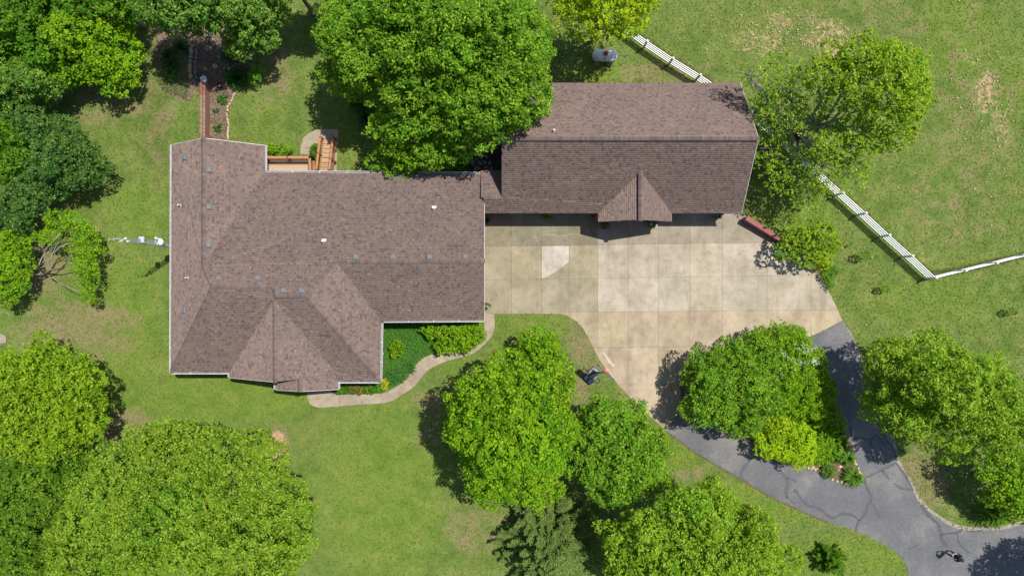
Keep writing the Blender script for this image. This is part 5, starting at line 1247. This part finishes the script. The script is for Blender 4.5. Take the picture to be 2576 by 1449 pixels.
# west
tree('dark blue-green tree on the west lawn', [(169, 401, 72.16, 60.2, 2.44, 2.4), (114, 336, 63.36, 47.3, 2.44, 2.2), (209, 436, 42.24, 43.0, 2.08, 1.6), (134, 466, 52.8, 38.7, 2.08, 1.6), (64, 306, 52.8, 43.0, 2.17, 2)], 'dark', clump=.42, leaf=.15, gap=.25, bough=.8)
tree('mid-green tree at the west edge behind the dark one', [(20, 360, 55, 60, 2.85, 2), (15, 430, 45, 50, 2.6, 1.6), (10, 270, 40, 40, 2.48, 1.6)], 'deep', clump=.42, leaf=.16)
tree('grey-green low tree at the west edge below the dark one', [(60, 500, 55, 48, 2.52, 1.5), (20, 545, 55, 45, 2.38, 1.4), (100, 470, 30, 26, 2.38, 1)], 'dark', clump=.36, leaf=.15)
tree('small bright tree at the west edge beside the ring shaped tree', [(40, 615, 38, 34, 2.4, 1.3), (22, 670, 46, 44, 2.4, 1.4), (18, 735, 40, 34, 2.25, 1.2), (65, 650, 18, 20, 2.25, 0.7), (55, 700, 22, 16, 2.1, 0.6)], 'bright', clump=.32, leaf=.15, group=GT)
ring = tree('ring shaped small tree with bare branches across its hollow middle', [(150, 553, 32, 20, 2.7, 0.8), (190, 560, 26, 22, 2.7, 0.8), (212, 590, 22, 26, 2.62, 0.8), (222, 630, 24, 30, 2.55, 0.8), (215, 668, 26, 22, 2.4, 0.7), (222, 705, 20, 20, 2.25, 0.6), (226, 738, 16, 18, 2.17, 0.6), (125, 590, 22, 20, 2.55, 0.7), (98, 596, 14, 10, 2.4, 0.4), (178, 615, 16, 16, 2.55, 0.6)], 'bright', base=(118, 690), clump=.26, leaf=.14, trunk_r=.07, twigs=.6, fill=.12, gap=.15, bark='barkpale', limbs=False)
rng = np.random.default_rng(77); m_ = MB(); A_ = G3(118, 690, .6)
for (px_, py_, z_) in ((98, 675, 1.6),):
    k0 = G3(px_, py_, z_); m_.tube([A_, G3(104, 690, 1.1), k0], [.06, .055, .05], 6)
    for (qx, qy, qz, r_) in ((135, 620, 2.8, .045), (150, 590, 3.2, .03), (165, 600, 3.2, .03), (178, 610, 3.3, .028)):
        q = limb_path(rng, k0, G3(qx, qy, qz), 4, .18); m_.tube(q, [.05, .042, .034, .028, .015], 5)
        for k in range(4):
            s0 = q[2].lerp(q[4], k / 4); m_.tube(limb_path(rng, s0, s0 + Vector((rng.uniform(.2, .9), rng.uniform(.1, 1.1), rng.uniform(0, .4))), 3, .2), [.016, .012, .009, .005], 4, False)
m_.tube(limb_path(rng, A_, G3(160, 718, 2.0), 4, .08) + [G3(200, 735, 2.4)], [.05, .04, .035, .03, .025, .015], 5); m_.tube(limb_path(rng, A_, G3(170, 660, 2.4), 4, .1) + [G3(205, 668, 2.9)], [.05, .04, .035, .03, .025, .012], 5)
m_.tube(limb_path(rng, A_, G3(50, 690, 2.4), 4, .1), [.05, .04, .03, .025, .015], 5)
m_.build('branches', M['barkpale'], ring, True)

# conifers: whorls of feathery sprays
def conifer(label, base, R_, Hh, pal, tiers, per, kind='conifer_tree', leaf=.16, group=None, cat='tree', seed=1, rise_=.12, wid=.22):
    rng = np.random.default_rng(seed); bx_, by_ = G(*base); root = empty(kind, (bx_, by_, 0), label, cat, group); c0, c1, c2, sh_ = PALS[pal]; c0, c1, c2 = map(np.array, (c0, c1, c2))
    m_ = MB(); m_.tube([(bx_, by_, -.1), (bx_, by_, Hh * .6), (bx_, by_, Hh * .96)], [.05 * R_, .03 * R_, .01], 7); Vs, Cs = [], []
    for ti in range(tiers):
        f = ti / (tiers - 1); z = Hh * (.06 + .90 * f); rr = R_ * (1 - f) ** .75 + .10
        for k in range(max(3, int(per * (1 - .65 * f)))):
            a = rng.uniform(0, 6.283); l = rr * rng.uniform(.72, 1.1); d = np.array([math.cos(a), math.sin(a), 0]); s_ = np.array([-d[1], d[0], 0])
            zr = z + rng.uniform(-.2, .2); q = [Vector((bx_, by_, zr - .1)), Vector((bx_ + d[0] * l * .9, by_ + d[1] * l * .9, zr + rise_ * l))]
            if l > .5: m_.tube(q, [.018, .006], 4, False)
            n = int(l * 190 * (.16 / leaf)); t = rng.uniform(.12, 1, n) ** .8; off = rng.normal(size=n) * wid * (1.15 - t) ** .6
            p = np.array([bx_, by_, zr]) + d * (t * l)[:, None] + s_ * off[:, None]; p[:, 2] += rise_ * l * t - np.abs(off) * .35 + rng.normal(size=n) * .05
            tv = d * .9 + s_ * (np.sign(off) * .55)[:, None] + rng.normal(size=(n, 3)) * .3; tv[:, 2] += .25; tv /= np.linalg.norm(tv, axis=1, keepdims=True)
            nr = np.array([0, 0, 1]) + rng.normal(size=(n, 3)) * .5; bb = np.cross(tv, nr); bb /= np.linalg.norm(bb, axis=1, keepdims=True)
            L_ = (leaf * rng.uniform(.7, 1.4, n))[:, None]; w = leaf * .17
            Vs.append(np.stack([p - tv * L_ * .5, p + bb * w, p + tv * L_ * .5, p - bb * w], 1)); ct = rng.uniform(0, 1); tt = np.clip(ct * .6 + rng.uniform(0, .5, n), 0, 1)[:, None]
            col = c0 + (c1 - c0) * tt; col = np.where((rng.uniform(0, 1, n) < sh_)[:, None], c2, col); Cs.append(col)
    m_.build('trunk', M['bark'], root); leaf_object('crown', np.concatenate(Vs), np.concatenate(Cs), root); return root
conifer('broad grey-green conifer with feathery boughs at the bottom edge', (1382, 1345), 3.7, 6.2, 'juniper', 17, 24, seed=5)
conifer('small dark spiky yew on the grass by the bottom of the asphalt', (2078, 1398), 1.15, 2.0, 'deep', 8, 15, kind='yew_shrub', cat='shrub', group='shrubs round the house', leaf=.12, seed=8, rise_=.35, wid=.10)

GS = 'shrubs round the house'
# planting bed inside the drive loop
tree('broad green maple shrub at the west end of the planting bed', [(1785, 950, 64, 62, 3.0, 1.6), (1850, 925, 70, 62, 3.0, 1.6), (1800, 1010, 70, 55, 2.9, 1.5), (1880, 985, 75, 65, 3.2, 1.7), (1865, 1045, 60, 50, 2.6, 1.3), (1910, 900, 60, 48, 2.8, 1.4)], 'maple', kind='shrub', cat='shrub', group=GS, clump=.42, leaf=.16)
tree('bright arching shrub with white blossoms in the planting bed', [(1955, 860, 60, 42, 2.2, 1.2), (2010, 900, 62, 60, 2.2, 1.3), (1975, 940, 70, 60, 2.4, 1.3), (2040, 970, 50, 66, 2.0, 1.1), (2000, 1010, 70, 48, 2.0, 1.0), (2065, 1010, 28, 50, 1.5, .8)], 'bright', kind='flowering_shrub', cat='shrub', group=GS, clump=.34, leaf=.17, aspect=.42)
blos = bpy.data.objects['flowering_shrub']
rng = np.random.default_rng(12); P_ = []
for (cx_, cy_, n_, s_) in ((2024, 880, 60, 12), (1990, 908, 38, 10), (1955, 912, 34, 11), (2052, 907, 30, 8), (1968, 943, 12, 6), (2024, 914, 22, 12), (1972, 890, 10, 5), (1998, 930, 8, 5)):
    for k in range(n_): P_.append(G3(cx_ + rng.normal() * s_ * .8, cy_ + rng.normal() * s_ * .7, 3.25 + rng.uniform(-.1, .35)))
P_ = np.array([tuple(p) for p in P_]); P_ = np.repeat(P_, 3, 0) + rng.normal(size=(len(P_) * 3, 3)) * .05; nr = np.tile(np.array([[0, 0, 1.]]), (len(P_), 1)) + rng.normal(size=(len(P_), 3)) * .3; nr /= np.linalg.norm(nr, axis=1, keepdims=True)
v, c = leaf_quads(rng, P_, nr, .065, .05, np.tile(np.array([[.78, .78, .74]]), (len(P_), 1))); leaf_object('blossoms', v, c, blos)
tree('round yellow-green barberry shrub at the south edge of the planting bed', [(1985, 1097, 70, 70, 1.6, 1.3), (1960, 1075, 44, 42, 1.7, 1.1), (2010, 1125, 46, 40, 1.6, 1.0), (1950, 1120, 34, 32, 1.4, .9)], 'chartreuse', kind='shrub', cat='shrub', group=GS, clump=.26, leaf=.13, trunk_r=.05, dens=1.1)
tree('patchy green shrub at the east side of the planting bed', [(2070, 1085, 36, 36, 1.3, .7), (2092, 1125, 36, 34, 1.0, .6), (2058, 1130, 30, 34, 1.0, .6), (2092, 1055, 26, 30, 1.4, .6), (2064, 1045, 24, 26, 1.5, .6)], 'bright', kind='shrub', cat='shrub', group=GS, clump=.24, leaf=.13, trunk_r=.03, gap=.2)
tree('small dark round shrub at the tip of the planting bed', [(2086, 1185, 15, 17, .35, .38)], 'deep', kind='shrub', cat='shrub', group=GS, clump=.14, leaf=.08, trunk_r=.02)
tree('sparse broad leafed shrub hanging over the end of the red wall', [(2035, 590, 52, 34, 1.7, .9), (2075, 615, 36, 44, 1.6, .8), (1990, 622, 40, 30, 1.6, .8), (2035, 640, 54, 26, 1.6, .8)], 'lime', kind='shrub', cat='shrub', group=GS, clump=.26, leaf=.19, gap=.35, dens=.7, fill=.06, trunk_r=.06, twigs=2, bark='barkpale')
tree('tiny golden shrub at the edge of the concrete', [(2069, 664, 15, 17, .4, .42)], 'gold', kind='shrub', cat='shrub', group=GS, clump=.16, leaf=.08, trunk_r=.02)
tree('straggly dark green plant beside the concrete below the golden shrub', [(2083, 690, 14, 18, .5, .35), (2098, 680, 12, 10, .5, .3), (2088, 714, 9, 13, .4, .25), (2112, 684, 7, 6, .5, .2)], 'deep', kind='shrub', cat='shrub', group=GS, clump=.16, leaf=.15, aspect=.4, trunk_r=.02, gap=.2)
# front bed
tree('bright bushy hydrangea in the front bed under the long eave', [(1165, 850, 46, 30, 1.2, .8), (1110, 838, 40, 24, 1.15, .7), (1190, 835, 24, 26, 1.1, .7), (1135, 868, 44, 18, 1.0, .6), (1080, 828, 22, 14, .9, .5), (1200, 818, 14, 10, .9, .5)], 'bright', kind='shrub', cat='shrub', group=GS, clump=.27, leaf=.16, trunk_r=.04)
tree('round bright shrub beside the white downspout in the front bed', [(996, 878, 17, 19, .5, .5)], 'bright', kind='shrub', cat='shrub', group=GS, clump=.16, leaf=.11, trunk_r=.02)
tree('low green box shrub west of the yellowed one by the front path', [(860, 978, 18, 11, .35, .4)], 'deep', kind='shrub', cat='shrub', group=GS, clump=.15, leaf=.08, trunk_r=.02)
tree('yellowed box shrub between two green ones by the front path', [(896, 979, 18, 11, .35, .4)], ((.14, .13, .02), (.20, .17, .03), (.26, .20, .05), .3), kind='shrub', cat='shrub', group=GS, clump=.15, leaf=.08, trunk_r=.02)
tree('low green box shrub east of the yellowed one by the front path', [(930, 978, 20, 12, .35, .4)], 'deep', kind='shrub', cat='shrub', group=GS, clump=.15, leaf=.08, trunk_r=.02)
tree('yellow-green low plant at the corner of the front eave', [(968, 968, 8, 14, .25, .25)], 'gold', kind='shrub', cat='shrub', group=GS, clump=.12, leaf=.08, trunk_r=.015)
tree('leafy shrub in the corner between the west wing and the deck', [(705, 377, 26, 12, .45, .45), (684, 372, 12, 10, .4, .35)], 'bright', kind='shrub', cat='shrub', group=GS, clump=.18, leaf=.11, trunk_r=.02)
tree('clipped oval shrub against the stair stringer of the deck', [(794, 380, 11, 17, .4, .55)], 'deep', kind='shrub', cat='shrub', group=GS, clump=.14, leaf=.08, trunk_r=.02)
tree('low yellow-green shrub at the back eave near the flagstones', [(1140, 425, 18, 9, .4, .4), (1165, 428, 14, 7, .4, .35)], 'bright', kind='shrub', cat='shrub', group=GS, clump=.16, leaf=.09, trunk_r=.02)
tree('small green shrub against the garage wall by the flagstones', [(1257, 421, 9, 14, .4, .4)], 'deep', kind='shrub', cat='shrub', group=GS, clump=.14, leaf=.08, trunk_r=.02)
tree('dark little shrub in the middle of the flagstone patio', [(1176, 417, 10, 9, .3, .35)], 'dark', kind='shrub', cat='shrub', group=GS, clump=.14, leaf=.08, trunk_r=.02)
tree('loose shrub at the lawn edge east of the orange cobbles', [(640, 195, 14, 18, .8, .5), (650, 165, 14, 14, .9, .5), (655, 130, 10, 10, 1.0, .5)], 'deep', kind='shrub', cat='shrub', group=GS, clump=.18, leaf=.12, trunk_r=.02, gap=.2)

# strap-leaved clumps
def blades(label, px, py, r, n, h, col, kind='daylily', cat='plant', group='strap-leaved plants', seed=0, w=.035, z=None):
    rng = np.random.default_rng(seed + int(px) * 3 + int(py)); x_, y_ = G(px, py); zb = float(rise(np.array(x_), np.array(y_))) + .02; Vs = []; Cs = []
    for k in range(n):
        a = rng.uniform(0, 6.283); d = np.array([math.cos(a), math.sin(a), 0]); s_ = np.array([-d[1], d[0], 0]); l = r * rng.uniform(.55, 1.1); hh = h * rng.uniform(.6, 1.15)
        b0 = np.array([x_, y_, zb]) + d * rng.uniform(0, r * .25); ww = w * rng.uniform(.7, 1.2)
        pts = [b0, b0 + d * l * .4 + np.array([0, 0, hh]), b0 + d * l * .75 + np.array([0, 0, hh * .95]), b0 + d * l + np.array([0, 0, hh * .55])]; ws = [ww, ww, ww * .75, .004]; c_ = np.array(col) * rng.uniform(.7, 1.3)
        for i in range(3): Vs.append([pts[i] - s_ * ws[i], pts[i + 1] - s_ * ws[i + 1], pts[i + 1] + s_ * ws[i + 1], pts[i] + s_ * ws[i]]); Cs.append(c_)
    V = np.array(Vs); n4 = len(V); o = npmesh(kind, V.reshape(-1, 3) - np.array([x_, y_, 0]), np.arange(n4 * 4).reshape(n4, 4), np.array(Cs), M['leaf']); o.location = (x_, y_, 0); return tag(o, label, cat, group)
GB = (0.050, 0.140, 0.016); GL = (0.105, 0.225, 0.022)
blades('big daylily clump beside the salmon rock in the shady bed', 602, 198, .95, 170, .55, (.04, .115, .012))
blades('daylily clump under the leaves north-west of the big clump', 590, 140, .80, 110, .5, (.03, .085, .014))
blades('daylily clump below the grey notched rock', 470, 130, .62, 90, .45, (.045, .115, .018)); blades('thin grassy clump west of the low stone wall', 436, 150, .55, 60, .4, (.045, .085, .022)); blades('thin grassy clump south of another one in the western bed', 447, 172, .55, 60, .4, (.05, .09, .026))
blades('bright green strap plant in the shaded western bed', 443, 192, .48, 34, .35, (.07, .17, .02), w=.05)
blades('hosta like plant in the sunny mulch nearest the garden wall end', 561, 251, .38, 36, .22, GB, w=.06); blades('small hosta in the middle of the sunny mulch', 543, 278, .26, 18, .16, (.045, .12, .04), w=.05); blades('green hosta in the sunny mulch close to the house gable', 551, 323, .32, 30, .2, GB, w=.055)
blades('dark tuft with a pink flower in the shady bed', 557, 219, .28, 30, .25, (.02, .05, .012)); fl_ = MB(); fx, fy = G(559, 221); fl_.lathe([(.02, .30), (.09, .36), (.10, .40), (.03, .38)], (fx, fy, 0), 8); fl_.build('pink_flower', simple('pink_petal', (.62, .10, .20), .6), bpy.data.objects[[o.name for o in bpy.data.objects if o.get('label') == 'dark tuft with a pink flower in the shady bed'][0]])
for k, (a, b_, r_) in enumerate(((2142, 1197, .80), (2127, 1150, .60), (2110, 1142, .5))):
    blades(('big fresh daylily clump at the pointed tip of the planting bed', 'upper daylily clump above the one at the planting bed tip', 'smaller daylily clump west of the upper one in the planting bed')[k], a, b_, r_, 130, .5, GL)
blades('tall spiky yucca tuft at the east side of the planting bed', 2100, 1085, .55, 60, .6, (.05, .12, .03))
blades('spiky ornamental grass beside the gravel at the east edge', 2478, 1282, 1.15, 190, .95, (.085, .18, .015), kind='ornamental_grass', w=.04); blades('second tuft of spiky grass nearer the east edge', 2510, 1292, .75, 90, .7, (.11, .20, .02), kind='ornamental_grass', w=.035)
for k, (a, b_) in enumerate(((1010, 942), (1032, 922), (985, 945))): blades(('spider shaped lily between two others in the front bed', 'spider shaped lily nearest the bend of the front path', 'spider shaped lily nearest the front eave corner')[k], a, b_, .52, 60, .35, (.055, .15, .03), w=.03)
blades('dark grass tuft on the rear lawn under the bright maple', 908, 262, .9, 120, .6, (.045, .10, .02), kind='ornamental_grass'); blades('tall dark grass tuft along the hedge face', 925, 300, .7, 90, .6, (.05, .11, .022), kind='ornamental_grass')
blades('small yellowed lily in the bare circle on the south lawn', 690, 1115, .5, 50, .35, (.15, .16, .03)); blades('larger green lily in the bare circle on the south lawn', 675, 1125, .55, 60, .4, (.07, .12, .02))
# ground cover of the front bed
fb_poly = BEDS_MULCH[3]; N = 48000; rng = np.random.default_rng(31); bx = rng.uniform(-13, -1.5, N); by = rng.uniform(-8, -2, N); bpx, bpy_ = toplan(bx, by); keep = inside(bpx, bpy_, fb_poly); bx, by = bx[keep], by[keep]; N = len(bx)
e = np.stack([bx, by, rng.uniform(.05, .30, N)], 1); nr = rng.normal(size=(N, 3)) * .5 + np.array([0, 0, .9]); nr /= np.linalg.norm(nr, axis=1, keepdims=True); t = rng.uniform(0, 1, (N, 1)); col = np.array(PALS['bed'][0]) * (1 - t) + np.array(PALS['bed'][1]) * t
v, c = leaf_quads(rng, e, nr, .13, .05, col); gc = leaf_object('ground_cover', v, c, None); gc['kind'] = 'stuff'; gc['label'] = 'green ground cover filling the front bed'
# low growth of the planting bed and shade plants
def cover(name, label, polys, n, pal, hmax, L_=.13, W2=.06, seed=1):
    rng = np.random.default_rng(seed); Vs, Cs = [], []
    for poly in polys:
        P = plan(poly); xs = [p[0] for p in P]; ys = [p[1] for p in P]; bx = rng.uniform(min(xs), max(xs), n); by = rng.uniform(min(ys), max(ys), n); a, b_ = toplan(bx, by); k = inside(a, b_, poly); bx, by = bx[k], by[k]; m = len(bx)
        e = np.stack([bx, by, rise(bx, by) + rng.uniform(.04, hmax, m)], 1); nr = rng.normal(size=(m, 3)) * .5 + np.array([0, 0, .9]); nr /= np.linalg.norm(nr, axis=1, keepdims=True); t = rng.uniform(0, 1, (m, 1)); v, c = leaf_quads(rng, e, nr, L_, W2, np.array(PALS[pal][0]) * (1 - t) + np.array(PALS[pal][1]) * t); Vs.append(v); Cs.append(c)
    o = leaf_object(name, np.concatenate(Vs), np.concatenate(Cs), None); o['kind'] = 'stuff'; o['label'] = label
cover('bed_ground_cover', 'low green growth in the planting bed and under the trees', [[(2030, 1050), (2110, 1060), (2130, 1110), (2120, 1160), (2075, 1165), (2040, 1160), (2030, 1110)], [(1965, 835), (2015, 845), (2090, 1010), (2110, 1060), (2030, 1050), (1900, 900)]], 5200, 'deep', .35, .16, .06)
cover('shade_ground_cover', 'dim green plants in the shaded western garden bed', [[(405, 160), (470, 150), (488, 215), (480, 255), (420, 235), (400, 200)], [(1130, 380), (1160, 385), (1185, 440), (1130, 440)]], 1300, 'dull', .25, .20, .035, seed=4)
# saplings in the east grass
for k, (a, b_, r_) in enumerate(((2160, 645, .42), (2214, 728, .34), (2527, 783, .34), (2130, 618, .12))):
    lb = ('tiny staked sapling on the grass nearest the white fence', 'tiny sapling on the grass south of the staked one', 'tiny sapling far out on the eastern grass', 'minute seedling on the grass beside the red wall shrub')[k]
    rt = empty('sapling', (*G(a, b_), 0), lb, 'sapling', 'saplings in the east grass'); gx_, gy_ = G(a, b_); m_ = MB(); m_.tube([(gx_, gy_, 0), (gx_, gy_, r_ * 2.2)], [.02, .01], 5); m_.build('stem', M['bark'], rt)
    rng = np.random.default_rng(50 + k); v, c = lobe_leaves(rng, [(gx_, gy_, r_ * 1.9, r_, r_ * .7, r_ * .8)], 'deep', .10, .13, .5, .4, .2, .05); leaf_object('foliage', v, c, rt)

# ------------------------------------------------------------------ flower pots along the walls
def pot(px, py, r, h, label, fcol, leafc=(.05, .12, .02)):
    x_, y_ = G(px, py, .5); p = empty('flower_pot', (x_, y_, .03), label, 'flower pot', 'flower pots along the walls'); m_ = MB(); m_.lathe([(r * .62, .03), (r * .85, h * .6), (r, h * .95), (r * 1.08, h), (r * .9, h), (r * .85, h * .9)], (x_, y_, 0), 16); m_.build('pot', M['pot'], p, True)
    rng = np.random.default_rng(int(px)); v, c = lobe_leaves(rng, [(x_, y_, h + .10, r * 1.1, r * 1.1, .16)], (leafc, tuple(k * 1.5 for k in leafc), tuple(k * 2 for k in leafc), .2), .10, .09, 1.0, .5); leaf_object('leaves', v, c, p)
    n = 26; e = np.array([x_, y_, h + .22]) + rng.normal(size=(n, 3)) * np.array([r * .6, r * .6, .05]); nr = np.tile(np.array([[0, 0, 1.]]), (n, 1)); v, c = leaf_quads(rng, e, nr, .09, .08, np.tile(np.array([fcol]), (n, 1))); leaf_object('flowers', v, c, p)['kind'] = 'stuff'
pot(1376, 545, .22, .42, 'pot of red and yellow flowers in front of the garage wall', (.55, .40, .03)); pot(1521, 567, .24, .42, 'pot of dark pink flowers on the west side of the garage porch', (.40, .10, .16)); pot(1641, 564, .24, .42, 'pot of white flowers on the east side of the garage porch', (.70, .70, .66))
pot(1806, 541, .24, .42, 'pot of pale blue flowers at the east end of the garage shade', (.35, .38, .55)); pot(1222, 555, .20, .42, 'dark pot in the corner where house and garage meet', (.10, .03, .03), (.02, .05, .012)); pot(1223, 770, .22, .40, 'rusty pot of pale flowers at the east wall of the house', (.6, .45, .4))

# ------------------------------------------------------------------ person holding a controller on the asphalt
px_, py_ = G(2383, 1386); FACE = math.atan2(.5, -.85)
per = empty('person', (px_, py_, .014), 'person in dark clothes and navy cap standing on the asphalt holding a controller', 'person', rz=FACE)
sk = [('pel', (0, 0, .93), .15), ('sp', (0, 0, 1.12), .145), ('ch', (.01, 0, 1.32), .16), ('nk', (.02, 0, 1.47), .062), ('hd0', (.035, 0, 1.55), .078), ('hd', (.045, 0, 1.63), .098), ('top', (.035, 0, 1.70), .075)]
ed = [('pel', 'sp'), ('sp', 'ch'), ('ch', 'nk'), ('nk', 'hd0'), ('hd0', 'hd'), ('hd', 'top')]
for s_, nm in ((1, 'l'), (-1, 'r')):
    st = .10 * s_
    sk += [(nm + 'hip', (0, .10 * s_, .88), .095), (nm + 'kn', (.03 + st * .5, .13 * s_, .48), .065), (nm + 'an', (st, .15 * s_, .09), .045), (nm + 'to', (.16 + st, .17 * s_, .045), .042),
           (nm + 'sh', (.0, .19 * s_, 1.39), .075), (nm + 'el', (.03, .27 * s_, 1.10), .048), (nm + 'wr', (.28, .13 * s_, 1.12), .033), (nm + 'pa', (.345, .10 * s_, 1.13), .034)]
    ed += [('pel', nm + 'hip'), (nm + 'hip', nm + 'kn'), (nm + 'kn', nm + 'an'), (nm + 'an', nm + 'to'), ('ch', nm + 'sh'), (nm + 'sh', nm + 'el'), (nm + 'el', nm + 'wr'), (nm + 'wr', nm + 'pa')]
    for k in range(4):
        f = nm + 'f%d' % k; zz = 1.145 - .018 * k; ln = (.045, .052, .050, .038)[k]
        sk += [(f + 'a', (.375, (.095 - .004 * k) * s_, zz), .011), (f + 'b', (.375 + ln * .6, (.085) * s_, zz), .010), (f + 'c', (.375 + ln * .7, (.055) * s_, zz - .004), .009)]
        ed += [(nm + 'pa', f + 'a'), (f + 'a', f + 'b'), (f + 'b', f + 'c')]
    sk += [(nm + 'ta', (.345, .065 * s_, 1.165), .012), (nm + 'tb', (.375, .045 * s_, 1.178), .010)]; ed += [(nm + 'pa', nm + 'ta'), (nm + 'ta', nm + 'tb')]
ix = {n: i for i, (n, _, _) in enumerate(sk)}; me = bpy.data.meshes.new('body'); me.from_pydata([p for _, p, _ in sk], [(ix[a], ix[b_]) for a, b_ in ed], [])
body = bpy.data.objects.new('body', me); C.objects.link(body); mo = body.modifiers.new('skin', 'SKIN'); body.modifiers.new('sub', 'SUBSURF').levels = 2
for i, (n, _, r_) in enumerate(sk): me.skin_vertices[0].data[i].radius = (r_, r_); me.skin_vertices[0].data[i].use_root = (n == 'pel')
dg = bpy.context.evaluated_depsgraph_get(); me2 = bpy.data.meshes.new_from_object(body.evaluated_get(dg)); body.modifiers.clear(); body.data = me2; body.parent = per; me2.materials.clear()
for k in ('skin', 'navy', 'darkcloth', 'whitecloth'): me2.materials.append(M[k])
for p in me2.polygons:
    c_ = p.center; p.use_smooth = True
    if c_.z < .10: p.material_index = 3
    elif c_.z < .98: p.material_index = 2
    elif c_.z < 1.49: p.material_index = 1
    else: p.material_index = 0
    if c_.z > .98 and c_.z < 1.3 and c_.x > .19: p.material_index = 0
m_ = MB(); m_.lathe([(.128, -.035), (.134, .03), (.122, .080), (.08, .115), (.015, .125)], (.04, 0, 1.655), 18); m_.add([(.12, -.085, 1.665), (.275, -.07, 1.645), (.295, 0, 1.648), (.275, .07, 1.645), (.12, .085, 1.665), (.12, -.085, 1.677), (.275, -.07, 1.657), (.295, 0, 1.660), (.275, .07, 1.657), (.12, .085, 1.677)], [(4, 3, 2, 1, 0), (5, 6, 7, 8, 9), (0, 1, 6, 5), (1, 2, 7, 6), (2, 3, 8, 7), (3, 4, 9, 8)]); m_.build('cap', M['navy'], per, True, world=False)
for s_ in (1, -1):
    m_ = MB(); m_.box((.128, .034 * s_, 1.635), (.02, .022, .012)); m_.build('eye', M['blackpl'], per, world=False)
    m_ = MB(); m_.lathe([(.008, -.028), (.018, -.01), (.02, .012), (.01, .028)], (.035, .1 * s_, 1.62), 8); m_.build('ear', M['skin'], per, True, world=False)
m_ = MB(); m_.lathe([(.016, -.02), (.014, 0), (.006, .025)], (.142, 0, 1.605), 8); m_.build('nose', M['skin'], per, True, world=False)
m_ = MB(); m_.box((.125, 0, 1.565), (.02, .045, .008)); m_.build('mouth', M['redwall'], per, world=False)
ctl = MB(); T_ = Matrix.Translation((px_, py_, .014)) @ Matrix.Rotation(FACE, 4, 'Z')
cb = MB(); cb.box((.385, 0, 1.135), (.10, .16, .035)); cb.box((.40, 0, 1.17), (.09, .14, .012)); cb.lathe([(.008, 0), (.012, .02)], (.37, .05, 1.155), 8); cb.lathe([(.008, 0), (.012, .02)], (.37, -.05, 1.155), 8)
tag(pyobj('remote_controller', [T_ @ v for v in cb.v], cb.f, M['greypl']), 'grey remote controller held by the person on the asphalt', 'controller')
